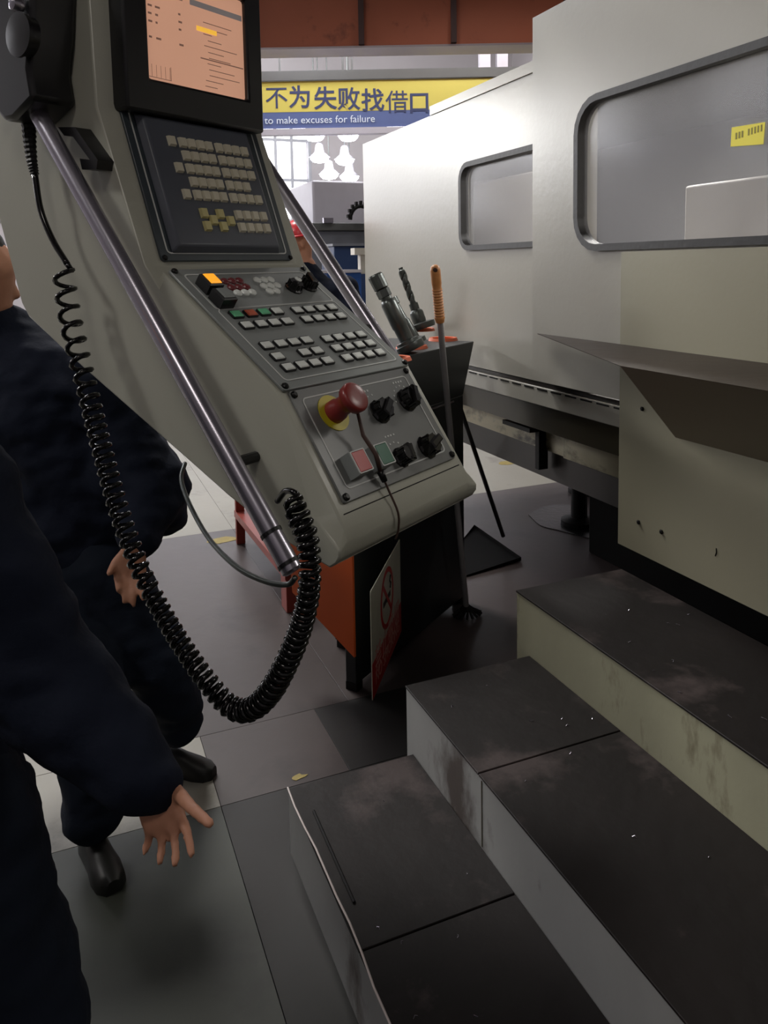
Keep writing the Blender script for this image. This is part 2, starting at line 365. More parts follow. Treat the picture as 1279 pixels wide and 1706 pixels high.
# equipment at the far end of the hall
f = empty('far_machine', at_d(570, 400, 11)*1, label='pale lilac machine housing with a dark table, far behind the chrome bars', cat='machine')
f.location.z = 0; WM[f] = Matrix.Translation(f.location)
def fp(px, py, dep): return at_d(px, py, dep)
def scr_box(px0, py0, px1, py1, dep, th, zlo=None):
    """box standing square to the hall: width along X, its face at the depth given"""
    a = at_d(px0, py0, dep); c = at_d(px1, py1, dep); y = (a.y+c.y)/2
    p = EYE+ray(px0, py0)*(y/ray(px0, py0).y); q = EYE+ray(px1, py1)*(y/ray(px1, py1).y)
    return (min(p.x, q.x), y, q.z if zlo is None else zlo), (max(p.x, q.x), y+th, p.z)
a, c = scr_box(520, 300, 640, 372, 11.5, 1.2, .6); MB().box(a, c).build('housing', M['far1'], f, bevel=.03)
a, c = scr_box(500, 371, 640, 384, 11, 1.4); MB().box(a, c).build('table', M['gbeam'], f, bevel=.01)
a, c = scr_box(515, 384, 640, 412, 11.1, 1.3, 0); MB().box(a, c).build('base', M['far2'], f, bevel=.02)
q = at_d(601, 366, 10.9)
mb = MB(); mb.tube([q+V((math.cos(t)*.16, 0, math.sin(t)*.19)) for t in [PI*i/10 for i in range(11)]], .03)
for i in range(9): t = PI*(i+.5)/9; mb.box((-.015, -.03, -.015), (.015, .03, .03), Matrix.Translation(q+V((math.cos(t)*.19, 0, math.sin(t)*.23))))
mb.build('gear_arc', M['dark'], f)
q = at_d(545, 368, 10.9); MB().box(q-V((.06, .03, .03)), q+V((.08, .03, .04))).build('clamp', M['chrome'], f)
a, c = scr_box(556, 410, 640, 470, 9.6, .5, 0)
r = empty('blue_cabinet', ((a[0]+c[0])/2, a[1], 0), label='navy blue cabinet standing left of the white machine, behind the worker', cat='cabinet')
MB().box(a, c).build('body', M['blue2'], r, bevel=.01); MB().box((a[0]-.02, a[1]-.02, c[2]), (c[0], c[1], c[2]+.03)).build('top', M['far2'], r)
a, c = scr_box(545, 455, 604, 560, 8.0, .5, 0)
r = empty('tool_cabinet', ((a[0]+c[0])/2, a[1], 0), label='bright blue workshop cabinet beside the white machine end', cat='cabinet')
MB().box(a, c).build('body', M['blue'], r, bevel=.01); MB().box((a[0]-.3, a[1]-.02, c[2]), (c[0], c[1], c[2]+.03)).build('top', M['far1'], r)
a, c = scr_box(600, 418, 612, 456, 8.1, .08)
r = MB().box((a[0], a[1], a[2]), c).box((a[0]-.07, a[1]-.02, c[2]-.04), (c[0]+.02, c[1]+.02, c[2]+.03)).build('white_stand', M['innerw'], label='small white post with a cross top standing on the bright blue cabinet', cat='stand')

# ---------------------------------------------------------------- the machine
mc = empty('machining_center', (1.8, 2.5, 0), label='large white enclosed machine tool with rubber framed windows along the right side', cat='machine')
YNr = -1.6
XD2, XD1, XP = 1.82, 1.75, 1.73
WX = lambda x: frame((x, 0, 0), (0, 1, 0), (0, 0, 1), (-1, 0, 0))      # u = Y, v = Z, w towards the operator
def yz(px, py, x): p = at_x(px, py, x); return p.y, p.z
def door(name, x, outline, win, label):
    n = len(win)
    # outer rectangle resampled to match the window outline
    (y0, z0, y1, z1) = outline; cy = sum(p[0] for p in win)/n; cz = sum(p[1] for p in win)/n; out = []
    for (u, v) in win:
        du, dv = u-cy, v-cz; ts = []
        if du > 0: ts.append((y1-cy)/du)
        if du < 0: ts.append((y0-cy)/du)
        if dv > 0: ts.append((z1-cz)/dv)
        if dv < 0: ts.append((z0-cz)/dv)
        t = min(ts); out.append([cy+du*t, cz+dv*t])
    for cu, cv in ((y0, z0), (y0, z1), (y1, z0), (y1, z1)):
        k = min(range(n), key=lambda i: (out[i][0]-cu)**2+(out[i][1]-cv)**2); out[k] = [cu, cv]
    d = MB(WX(x)).ring(out, win, -.045, 0).build('sliding_door', M['door'], mc, label=label)
    ins = [(cy+(u-cy)*(1-.028/max(.3, abs(u-cy)+.01)), cz+(v-cz)*(1-.028/max(.2, abs(v-cz)+.01))) for u, v in win]
    ins = []
    for i in range(n):
        a = V(win[i-1]); b_ = V(win[(i+1) % n]); t = (b_-a).normalized(); nn = V((-t.y, t.x))
        if nn.dot(V((cy, cz))-V(win[i])) < 0: nn = -nn
        ins.append((win[i][0]+nn.x*.024, win[i][1]+nn.y*.024))
    MB(WX(x)).ring(win, ins, -.03, .014).build('window_gasket', M['rubber'], d, smooth=40)
    MB(WX(x)).prism(ins, -.02, -.014).build('window_pane', M['pane'], d)
    return d
# far door
yF, _ = yz(604, 240, XD2); _, zT2 = yz(800, 158, XD2); _, zB = yz(800, 613, XD2)
wf = rrect(2.5, 1.665, 3.41, 2.083, .085)
door('far', XD2, (2.42, zB, yF, zT2), wf, 'far door leaf, brightly lit and set behind the near one')
MB(WX(XD2)).box((2.5, zT2, -.05), (yz(718, 190, XD2)[0], zT2+.045, .008)).build('top_rail', M['door'], mc)
# near door
yN, zT1 = yz(887, 30, XD1)
wn = rrect(-.3, 1.638, 2.39, 2.178, .125)
nd = door('near', XD1, (YNr, yz(950, 647, XD1)[1], yN, zT1), wn, 'near door leaf with the long window and a yellow note')
p = [yz(*q, XD1) for q in ((1213, 212), (1268, 203), (1265, 240), (1211, 244))]
st = MB(WX(XD1)).prism(p, -.0135, -.0125).build('sticker', M['sticky'], nd)
mb = MB(WX(XD1))
for i in range(9):
    u = p[0][0]-.014-i*.0105; z = (p[0][1]+p[3][1])/2+.001*i
    if i in (3,): continue
    mb.box((u-.006, z-.009, -.0124), (u-.001 if i > 3 else u, z+.009, -.012))
mb.build('note_print', M['stickt'], nd)
# lower front panel, near end; yellower tone paints in a light boundary
yP, zP = yz(1029, 905, XP)
fpn = MB(WX(XP)).box((YNr, zP, -.02), (yP, 1.632, 0)).build('front_panel', M['panelp'], mc)
for px, py in ((1070, 681), (1109, 688), (1064, 870), (1102, 886)):
    u, v = yz(px, py, XP); MB(WX(XP) @ Matrix.Translation((u, v, 0))).lathe([(.0075, 0), (.0075, .004), (.004, .006)], 6).build('bolt', M['dark'], mc)
u, v = yz(1193, 920, XP); MB(WX(XP)).tube([(u, v+.012, .001), (u-.002, v, .002), (u+.003, v-.012, .001)], .0018, 5).build('scratch', M['dark'], mc)
# chip chute shelf: flat dirty top, face raking back to the panel
tip = at_x(895, 556, XP); zs = tip.z; Bo = at_z(1033, 610, zs); C1 = at_x(1125, 728, XP)
sh = MB().add([tip, Bo, (Bo.x, YNr, zs), (XP, YNr, zs), C1, (XP, YNr, C1.z)], [(0, 1, 2, 3), (1, 4, 5, 2)]).build('chip_chute', M['shelf'], mc)
so = sh.modifiers.new('sheet', 'SOLIDIFY'); so.thickness = .003; so.offset = 0
sh.data.materials.append(M['shelft'])
for pl in sh.data.polygons:
    if abs(pl.normal.z) > .95: pl.material_index = 1
C2 = at_x(1180, 740, XP)
# sill rail with slots, bed and underside
u1, u2 = yP-.05, yF
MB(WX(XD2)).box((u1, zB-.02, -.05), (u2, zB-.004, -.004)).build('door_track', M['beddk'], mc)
MB(WX(XD2)).box((u1, zB-.10, -.12), (u2, zB-.022, .004)).build('sill_rail', M['door'], mc, bevel=.003)
for i in range(26):
    y = 2.18+i*.098; MB(WX(XD2)).box((y, zB-.034, .003), (y+.07, zB-.028, .0065)).build('slot', M['dark'], mc)
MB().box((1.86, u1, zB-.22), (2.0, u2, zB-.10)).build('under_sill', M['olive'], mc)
MB().box((2.05, u1, .73), (2.3, u2, .98)).build('bed_side', M['bed'], mc)
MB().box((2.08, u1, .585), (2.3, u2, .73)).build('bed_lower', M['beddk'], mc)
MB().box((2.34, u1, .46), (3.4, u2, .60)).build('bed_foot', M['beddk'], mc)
MB().box((2.25, YNr, .38), (3.6, u1, 1.0)).build('bed', M['bed'], mc)
MB().box((2.03, 2.25, .73), (2.06, 2.86, .90)).build('cover_plate', M['bed'], mc, bevel=.004)
MB().box((2.62, 1.2, 0), (3.4, 3.45, .42)).build('shade_block', M['pan_and_shade'], mc, bevel=.01)  # added black block standing in for the shade under the bed
MB().box((2.01, 3.02, .64), (2.06, 3.05, .84)).box((1.96, 3.02, .82), (2.06, 3.26, .84)).build('angle_bracket', M['dark'], mc)
for (x, y) in ((2.86, 3.86), (2.6, 1.2), (3.3, 4.4), (2.6, -.9)):
    MB().lathe([(.11, 0), (.11, .03), (.05, .05), (.045, .38)], 14, Matrix.Translation((x, y, 0))).build('levelling_foot', M['dark'], mc, 30)
# housing behind the doors
MB().box((3.3, YNr, .5), (3.4, yF, 2.34)).build('rear_wall', M['inner'], mc)
MB().box((1.88, yF-.06, .98), (3.3, yF, zT2)).build('end_wall', M['door'], mc)
MB().box((1.88, YNr, .98), (3.3, YNr+.05, zT2)).build('end_wall', M['door'], mc)
MB().box((1.88, YNr, zT2-.04), (3.3, yF, zT2)).build('roof', M['inner'], mc)
MB().box((1.88, YNr, 1.0), (3.3, yF, 1.04)).build('tray_floor', M['inner'], mc)
y1, _ = yz(1140, 310, 2.15); z1 = yz(1140, 310, 2.15)[1]
MB().box((2.15, .2, 1.05), (2.6, y1, z1)).build('spindle_cover', M['innerw'], mc, bevel=.01)
y1, z1 = yz(788, 306, 2.1); y2, _ = yz(895, 306, 2.1)
MB().box((2.1, y2, 1.05), (2.3, y1, z1)).build('inner_cover', M['innerw'], mc, bevel=.01)
MB().box((2.9, -.3, 1.05), (3.25, 2.0, 2.1)).build('column', M['inner'], mc, bevel=.02)
l = area((2.5, 2.9, 2.28), (2.4, 2.9, 1.2), .5, 40, (1, .97, .93))
l = area((2.3, 1.2, 2.28), (2.4, 1.3, 1.2), .5, 26, (1, .95, .88))

# puddle and spilled swarf
pd = [(at_z(*q, 0)) for q in ((880, 858), (905, 845), (945, 842), (975, 855), (1010, 868), (1022, 888), (990, 898), (960, 892), (930, 884), (900, 876))]
MB().prism([(p.x, p.y) for p in spline(pd+[pd[0]], 4)[:-1]], 0.0005, .004).build('puddle', M['water'], label='wet oily puddle on the dark floor under the machine', cat='puddle')

# ---------------------------------------------------------------- operator steps
st = empty('operator_steps', (1.1, 1.0, 0), label='three black topped steel steps with scuffed pale risers leading up to the machine', cat='steps')
steps = [(.501, .874, .187, 1.955, M['riser2']), (.874, 1.299, .373, 2.0, M['riser2']), (1.299, 1.715, .557, 2.075, M['riser'])]
YS = -1.3
for i, (x0, x1, z, y1, rm) in enumerate(steps):
    zb0 = 0 if i == 0 else steps[i-1][2]-.004
    x1b = x1+.02
    MB().box((x0, YS, 0 if i == 0 else 0.0), (x0+.004, y1, z-.006)).build('riser_plate', rm, st)
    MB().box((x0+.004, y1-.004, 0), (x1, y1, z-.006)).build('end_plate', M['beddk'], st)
    MB().box((x0+.02, YS+.02, .0), (x1-.01, y1-.02, z-.012)).build('frame', M['dark'], st)
def tread(x0, x1, y0, y1, z): MB().bbox((x0-.003, y0+.002, z-.006), (x1, y1-.002, z), .0015).build('tread_plate', M['tread'], st)
ys = at_z(817, 1282, .373).y
tread(.501, .873, at_z(760, 1525, .187).y, 1.958, .187); tread(.501, .873, YS, at_z(760, 1525, .187).y, .187)
tread(.874, 1.298, ys, 2.003, .373); tread(.874, 1.298, YS, ys, .373)
tread(1.299, 1.715, .9, 2.078, .557); tread(1.299, 1.715, YS, .9, .557)
# raised wavering edge strip on the first step, weld seam on the second riser
pts = [(.499+.003*math.sin(y*9)+.002*math.sin(y*23), y, .19+.002*math.sin(y*14)) for y in [1.955-i*.08 for i in range(40)]]
MB().tube(pts, .0026, 5).build('edge_strip', M['strip'], st)
mb = MB()
for (yy, xx, zz0, zz1) in ((ys-.01, .8735, .19, .36),): mb.box((xx-.0008, yy-.004, zz0), (xx, yy, zz1))
mb.build('seam', M['olive'], st)
a = at_z(522, 1352, .187); c = at_z(590, 1505, .187)
MB().tube([a+V((0, 0, .002)), c+V((0, 0, .002))], .004, 5).build('groove_strip', M['dark'], st)
# metal chips on the treads
rc = random.Random(3); mb = MB()
for i in range(70):
    s_ = rc.choice(steps); x = rc.uniform(s_[0]+.03, s_[1]-.03); y = rc.uniform(.1, 1.9); a = rc.uniform(0, 6.3); l_ = rc.uniform(.002, .007)
    mb.tube([(x, y, s_[2]+.001), (x+l_*math.cos(a), y+l_*math.sin(a), s_[2]+.003), (x+2*l_*math.cos(a+.5), y+2*l_*math.sin(a+.5), s_[2]+.001)], .0008, 4)
mb.build('metal_chips', M['chrome'], None, label='tiny bright metal chips scattered on the black step treads', cat='metal chips', kind='stuff')

# ---------------------------------------------------------------- the operator console
wv = V((ray(1568, 425).x, ray(1568, 425).y, 0)).normalized(); yv = V((-wv.y, wv.x, 0)); C0 = 1.45
CM = frame(wv*C0, wv, yv, (0, 0, 1))                 # local x across, y away from the operator, z height
def loc(px, py, dx):
    r = ray(px, py); P = r*((C0+dx)/r.dot(wv)); return V((dx, P.dot(yv), 1.6+P.z))
con = empty('operator_console', CM @ V((0, 1.6, 1.0)), math.atan2(wv.y, wv.x), label='cream steel control console with sloped button panels and chrome side bars', cat='control console')
Fp = [(1.66, 2.62), (1.658, 2.004), (1.516, 1.606), (1.485, 1.59), (1.135, 1.338), (.979, 1.101), (.962, 1.07), (.957, 1.045), (.962, 1.015), (.98, .996), (1.005, .985)]
XO = .282
cr = [loc(*q, -XO) for q in ((160, 178), (240, 440), (264, 478), (395, 690), (520, 862), (556, 905), (566, 918), (566, 930), (560, 940), (549, 947))]
Op = [(1.69, 2.62)]+[(p.y, p.z) for p in cr]
Ob = [(p.y, p.z) for p in [loc(*q, -XO) for q in ((480, 905), (380, 826), (316, 769), (122, 598), (48, 528), (36, 505), (0, 370))]]+[(2.24, 2.1), (2.24, 2.62)]
vs = []; fs = []
def addr(pts, x): k = len(vs); vs.extend([(x, y, z) for y, z in pts]); return list(range(k, k+len(pts)))
FL, FR = addr(Fp, -.25), addr(Fp, .25); OL, OR = addr(Op, -XO), addr(Op, XO); BL, BR = addr(Ob, -XO), addr(Ob, XO)
n = len(Fp)
for i in range(n-1):
    fs += [(FL[i], FR[i], FR[i+1], FL[i+1]), (OL[i], FL[i], FL[i+1], OL[i+1]), (OR[i], FR[i], FR[i+1], OR[i+1])]
for A_, B_ in ((OL, BL), (OR, BR)): fs.append(tuple(A_+B_))
LB, RB = [OL[-1]]+BL, [OR[-1]]+BR
for i in range(len(LB)-1): fs.append((LB[i], RB[i], RB[i+1], LB[i+1]))
fs += [(FL[-1], FR[-1], OR[-1], OL[-1]), (FL[0], FR[0], OR[0], BR[-1], BL[-1], OL[0])]
body = MB(CM).add(vs, fs).build('housing', M['cream'], con, bevel=.006)

def plane(y1, z1, y2, z2, off=0):                    # panel frame: u across, v up the slope, w out to the operator
    t = V((0, y1-y2, z1-z2)).normalized(); nn = V((0, -t.z, t.y))
    return CM @ frame(V((0, y2, z2))+nn*off, (1, 0, 0), t, nn)
def border(T, u0, v0, u1, v1, parent, wd_=.004, r=.012, gaps=()):
    mb = MB(T); mb.ring(rrect(u0, v0, u1, v1, r, 3), rrect(u0+wd_, v0+wd_, u1-wd_, v1-wd_, max(.001, r-wd_), 3), .0002, .0012); return mb.build('border_line', M['white'], parent)
# key panel
KT = plane(1.658, 2.004, 1.516, 1.606)
kp = MB(KT).prism(rrect(-.232, .012, .232, .43, .012, 3), 0, .008).build('key_panel', M['bezel'], con, bevel=.002)
border(KT @ Matrix.Translation((0, 0, .008)), -.212, .03, .212, .42, kp)
for u, v in ((-.222, .02), (.222, .02)): MB(KT @ Matrix.Translation((u, v, .008))).lathe([(.007, 0), (.007, .003), (.004, .005)], 10).build('screw', M['screw'], kp)
hs = MB(KT).add([(-.2, .03, .008), (.185, .03, .008), (.185, .4, .008), (-.2, .4, .008), (-.186, .045, .03), (.165, .045, .03), (.165, .385, .03), (-.186, .385, .03)],
        [(0, 1, 5, 4), (1, 2, 6, 5), (2, 3, 7, 6), (3, 0, 4, 7), (4, 5, 6, 7), (0, 3, 2, 1)]).build('keypad_housing', M['slate'], con, bevel=.005)
km = MB().add([(-.0115, -.0135, 0), (.0115, -.0135, 0), (.0115, .0135, 0), (-.0115, .0135, 0), (-.0095, -.011, .0085), (.0095, -.011, .0085), (.0095, .0115, .0085), (-.0095, .0115, .0085)],
        [(0, 1, 5, 4), (1, 2, 6, 5), (2, 3, 7, 6), (3, 0, 4, 7), (4, 5, 6, 7), (0, 3, 2, 1)]).mesh(); km.materials.append(M['key'])
ky = km.copy(); ky.materials.clear(); ky.materials.append(M['keyy'])
c5 = [.035, .066, .097, .129]; c1 = [-.089, -.060, -.030, -.001]; c0 = [-.124]
rows = [(.324, c0+c1+c5), (.288, c1+c5), (.252, c0+c1+c5), (.216, c1+c5[:3]), (.180, c0+c1+c5), (.131, [-.085, -.03]+c5), (.113, [-.059, .001]), (.096, [-.085, -.03]+c5)]
for v, us in rows:
    for u in us:
        yel = v < .14 and u < .02
        o = link('key', ky if yel else km, None, hs, KT @ Matrix.Translation((u+.003, v, .030)))
# monitor
MT = CM @ frame(V((0, 1.625, 0)), (1, 0, 0), (0, 0, 1), (0, -1, 0))
mo = MB(MT).ring([(-.24, 1.985), (.226, 1.985), (.226, 2.45), (-.24, 2.45)], [(-.169, 2.07), (.169, 2.07), (.169, 2.34), (-.169, 2.34)], -.05, .02).build('monitor_bezel', M['black'], con, bevel=.008, label='dark bezel around the screen')
sc = MB(MT).box((-.169, 2.07, -.01), (.169, 2.34, .004)).build('screen', M['screen'], con, label='lit salmon coloured screen')
mb = MB(MT)
rs = random.Random(5)
for r_ in range(9):
    z = 2.325-r_*.019
    for cx_, nn in ((-.155, 2), (-.06, 1)):
        for q in range(nn):
            if r_ % 4 != 3: mb.box((cx_+q*.022, z, .004), (cx_+q*.022+.006+rs.random()*.01, z+.005, .0046))
for r_ in range(12):
    z = 2.25-r_*.015; x = .02+rs.random()*.02; mb.box((x, z, .004), (x+.03+rs.random()*.09, z+.002, .0044))
mb.box((.01, 2.155, .004), (.165, 2.158, .0046))
mb.box((-.165, 2.078, .004), (-.09, 2.0795, .0046)); mb.box((-.092, 2.078, .004), (-.0905, 2.112, .0046))
for q in range(6): mb.box((-.165+q*.014, 2.08, .004), (-.164+q*.014, 2.11, .0044))
mb.build('screen_print', M['scrd'], sc)
MB(MT).box((.0, 2.225, .004), (.07, 2.237, .005)).build('highlight_bar', M['scry'], sc)
MB(MT).box((-.02, 2.285, .004), (.165, 2.30, .0046)).build('title_bar', M['scrb'], sc)
# middle button panel
PT = plane(1.48, 1.587, 1.13, 1.333, .002)
pp = MB(PT).prism(rrect(-.24, .0, .24, .442, .006, 2), 0, .007).build('button_panel', M['plate'], con, bevel=.0015)
T7 = PT @ Matrix.Translation((0, 0, .007))
border(T7, -.214, .28, .214, .42, pp, .004); border(T7, -.214, .024, .214, .282, pp, .0028)
MB(T7).box((-.17, .282, .0002), (-.1675, .418, .0012)).build('divider_line', M['white'], pp)
scm = MB().lathe([(.0085, 0), (.0085, .004), (.005, .007)], 12).mesh(); scm.materials.append(M['screw'])
for u, v in ((-.229, .432), (.229, .432), (-.229, .01), (.229, .01)): link('screw', scm, None, pp, T7 @ Matrix.Translation((u, v, 0)))
def bm_(m, wx=.018, wy=.0135, h=.008):
    mb = MB(); mb.ring(rrect(-wx, -wy, wx, wy, .004, 3), rrect(-wx*.82, -wy*.8, wx*.82, wy*.8, .003, 3), 0, h*.6); k_ = len(mb.f)
    mb.bbox((-wx*.8, -wy*.78, 0), (wx*.8, wy*.78, h), .0022); me = mb.mesh(); me.materials.append(M['black']); me.materials.append(m)
    for i_, pl in enumerate(me.polygons): pl.material_index = 1 if i_ >= k_ else 0
    return me
Bm = dict(s=bm_(M['lens']), r=bm_(M['lensr']), g=bm_(M['lensg']))
cl = [-.173, -.127, -.082, -.037]; crr = [.036, .081, .127, .172]
for v, us, kinds in ((.256, cl, 'grgs'), (.215, cl, 'ssss'), (.253, crr, 'ssss'), (.215, crr, 'ssss'),
                     (.140, cl, 'ssss'), (.100, [cl[0], cl[2], cl[3]], 'sss'), (.062, cl, 'ssss'),
                     (.135, crr, 'ssss'), (.098, crr, 'ssss'), (.060, crr, 'ssss')):
    for u, kk in zip(us, kinds):
        o = link('button', Bm[kk], None, pp, T7 @ Matrix.Translation((u, v, 0)))
        if kk != 's': o['label'] = {'r': 'orange red lit button', 'g': 'green button'}[kk]
lm = MB().lathe([(.0118, 0), (.0118, .003), (.009, .006), (.003, .0075)], 14).mesh(); lm.materials.append(M['lens'])
lr = lm.copy(); lr.materials.clear(); lr.materials.append(M['ledr'])
for u0, base in ((-.106, True), (.006, False)):
    for i, v in enumerate((.386, .360, .337)):
        for j in range(3):
            if not base and i == 2 and j == 2: continue
            link('indicator_lamp', lr if base and i < 2 else lm, None, pp, T7 @ Matrix.Translation((u0+j*.0248+(0.002*i), v, 0)))
# square switches at the left top of the panel
mb = MB(T7).bbox((-.202, .338, 0), (-.158, .384, .03), .003).build('switch_block', M['black'], pp)
MB(T7).bbox((-.196, .343, .030), (-.164, .379, .034), .003).build('switch_lens', M['orange_lit'], pp, label='lit orange switch lens')
MB(T7).bbox((-.205, .281, 0), (-.161, .327, .03), .003).build('switch_block', M['black'], pp)
MB(T7).bbox((-.199, .286, .030), (-.167, .322, .034), .003).build('switch_lens', M['plate'], pp)
def knob(T, r, parent, ang=0, h=.03, m='blackg'):
    mb = MB(T @ Matrix.Rotation(ang, 4, 'Z')); mb.lathe([(r*1.15, 0), (r*1.15, .004), (r*.95, .008), (r*.85, h*.75)], 12)
    mb.bbox((-r*.95, -r*.34, h*.3), (r*.95, r*.34, h), .003)
    for i in range(8): a = 2*PI*i/8; mb.box((-.002, -.002, .004), (.002, .002, h*.7), Matrix.Translation((r*.92*math.cos(a), r*.92*math.sin(a), 0)))
    return mb.build('knob', M[m], parent)
knob(T7 @ Matrix.Translation((.108, .345, 0)), .022, pp, .5); knob(T7 @ Matrix.Translation((.172, .352, 0)), .024, pp, 1.2, .034)
MB(T7 @ Matrix.Translation((.108, .345, .03))).lathe([(.010, 0), (.010, .002), (.006, .002), (.006, .0005)], 12).build('knob_cap', M['lens'], pp)
# lower panel with stop button, dials and square push buttons
LT = plane(1.13, 1.325, .985, 1.108, .002)
lp = MB(LT).prism(rrect(-.226, .002, .226, .268, .006, 2), 0, .007).build('dial_panel', M['plate2'], con, bevel=.0015)
T8 = LT @ Matrix.Translation((0, 0, .007))
border(T8, -.2, .026, .2, .246, lp, .0032)
for u, v in ((-.215, .257), (.215, .257), (-.215, .013), (.215, .013)): link('screw', scm, None, lp, T8 @ Matrix.Translation((u, v, 0)))
E_ = T8 @ Matrix.Translation((-.125, .196, 0))
MB(E_).lathe([(.044, 0), (.044, .0025)], 28).build('yellow_disc', M['yellow'], lp, label='yellow disc behind the stop button')
es = MB(E_).lathe([(.027, .0025), (.026, .02), (.022, .028), (.022, .05), (.028, .056), (.034, .060), (.036, .074), (.034, .079), (.030, .081), (.010, .0815)], 24).build('stop_button', M['red'], lp, 50, label='red mushroom stop button')
for (u, v, r_, a, h) in ((.03, .170, .027, .6, .036), (.152, .180, .027, 1.1, .04), (.018, .050, .022, 1.3, .042), (.132, .052, .027, .3, .04)):
    knob(T8 @ Matrix.Translation((u, v, 0)), r_, lp, a, h)
for (u, v, mm, lb) in ((-.152, .068, 'redb', 'red square push button face'), (-.07, .066, 'greenb', 'green square push button face')):
    MB(T8).bbox((u-.025, v-.027, 0), (u+.025, v+.027, .03), .002).build('button_block', M['plate'], lp)
    MB(T8).ring(rrect(u-.024, v-.026, u+.024, v+.026, .002, 1), rrect(u-.0215, v-.0235, u+.0215, v+.0235, .002, 1), .0302, .0325).build('button_rim', M['white'], lp)
    MB(T8).bbox((u-.021, v-.023, .0302), (u+.021, v+.023, .033), .001).build('button_face', M[mm], lp, label=lb)
mb = MB(T8)
for (cu, cv, k0, k1_, rr) in ((.152, .180, 2, 8, .042), (.018, .050, 1, 7, .040), (.03, .170, 3, 5, .046)):
    for i in range(k0, k1_): a = PI*i/8+.3; mb.lathe([(.0024, .0003), (.0024, .0012)], 6, Matrix.Translation((cu+rr*math.cos(a), cv+rr*math.sin(a), 0)))
for i in range(4): mb.box((.135+i*.011, .23, .0003), (.141+i*.011, .235, .0012)); mb.box((-.01+i*.011, .226, .0003), (-.004+i*.011, .231, .0012)); mb.box((.0+i*.011, .106, .0003), (.006+i*.011, .110, .0012))
mb.build('dial_marks', M['white'], lp)
# seams under the lower panel
MB(CM).tube([(-.235, .9755, 1.094), (.235, .9755, 1.094)], .0016, 5).build('seam_line', M['dark'], con)
# cord hanging from the stop button over the lip
e0 = E_ @ V((.01, -.01, .05))
def lc(u, v, h): return T8 @ V((u, v, h))
cord = empty('marker_pen', lc(-.11, .1, .02), label='brown pen dangling on a thin wire from the red stop button over the lip', cat='pen')
MB().tube([E_ @ V((.012, -.02, .055)), lc(-.105, .12, .03), lc(-.104, .07, .036), lc(-.098, .035, .02)], [.004, .005, .0055, .005], 8).build('pen', M['brass'], cord, True)
MB().tube([lc(-.098, .035, .02), lc(-.090, .012, .012)], [.0085, .007], 8).build('pen_cap', M['screw'], cord, True)
MB().tube(spline([lc(-.090, .012, .012), lc(-.085, -.006, .006), CM @ V((-.075, .951, 1.06)), CM @ V((-.068, .955, 1.02)), CM @ V((-.07, .962, .995))], 5), .0025, 6).build('wire', M['brass'], cord, True)

# side bars, each a thick chrome tube on stand-off brackets
bt, bb_ = loc(63, 188, -.35), loc(488, 953, -.35)
def side_bar(s):
    xs = -.35 if s < 0 else .385; a = V((xs, bt.y, bt.z)); c = V((xs, bb_.y, bb_.z)); d = (c-a).normalized()
    if s > 0: c = a+(c-a)*.72
    o = MB(CM).tube([a, a+d*.004, c-d*.004, c], [.016, .0215, .0215, .016], 24).build('side_bar', M['chrome'], con, 40, label='thick chrome side bar')
    for t in (.93, .985) if s < 0 else ():
        p = a+(c-a)*t; MB(CM).tube([p-d*.004, p+d*.004], .0232, 20).build('bar_band', M['black'], con)
    for t in (.16, .8):
        p = a+(c-a)*t
        if s < 0 and t < .5: continue
        MB(CM).tube([p, V((s*.28, p.y, p.z))], .012, 10).build('standoff', M['black'], con)
    return o
side_bar(-1); side_bar(1)
# folded black bracket near the top of the near bar
q = [loc(*p, -.30) for p in ((112, 214), (140, 214), (178, 268), (176, 284), (152, 284))]
q2 = [loc(*p, -.30) for p in ((122, 228), (137, 230), (165, 268), (150, 268), (148, 266))]
mb = MB(CM); n = 5; vs = [(x, p.y, p.z) for x in (-.281, -.325) for pl in (q, q2) for p in pl]; fs = []
for i in range(4):
    j = i+1
    fs += [(i, j, n+j, n+i), (2*n+i, 3*n+i, 3*n+j, 2*n+j), (i, 2*n+i, 2*n+j, j), (n+i, n+j, 3*n+j, 3*n+i)]
fs += [(0, n, 3*n, 2*n), (4, 2*n+4, 3*n+4, n+4)]
mb.add(vs, fs).build('bar_bracket', M['black'], con)
# suspension tube up from the console to an arm above the machine
tp = CM @ V((0, 1.95, 2.62)); ar = V((2.4, 3.2, 3.0))
MB().tube([tp, V((tp.x, tp.y, 3.02))], .06, 20).tube([V((tp.x, tp.y, 3.0)), ar], .055, 16).tube([ar+V((0, 0, .03)), V((2.4, 3.2, zT2))], .06, 16).build('suspension_arm', M['cream'], con, 40)

# hand wheel pendant hooked on the console side
hw = empty('hand_wheel_pendant', CM @ V((-.36, 1.9, 2.0)), math.atan2(wv.y, wv.x), label='black hand wheel pendant hooked high on the console side, trailing a coiled cord', cat='hand wheel pendant')
def lo(px, py, dx=-.34): return loc(px, py, dx)
sil = [lo(*p) for p in ((20, 175), (8, 165), (5, 100), (12, 40), (20, 12), (28, -60), (95, -60), (92, 60), (86, 120), (94, 170), (60, 205), (45, 208))]
mb = MB(CM @ frame((-.40, 0, 0), (0, 1, 0), (0, 0, 1), (1, 0, 0)))
mb.prism([(p.y, p.z) for p in sil], 0, .115).build('pendant_case', M['black'], hw, bevel=.012)
for (px, py, r_, h) in ((8, 98, .018, .03), (4, 150, .022, .03), (6, 30, .018, .04)):
    p = lo(px, py, -.345); a = CM @ p; dr = yv
    MB().tube([a-dr*.01, a+dr*h, a+dr*(h+.012), a+dr*(h+.03)], [r_*.7, r_*.7, r_, r_], 14).build('knob', M['black'], hw, 40)
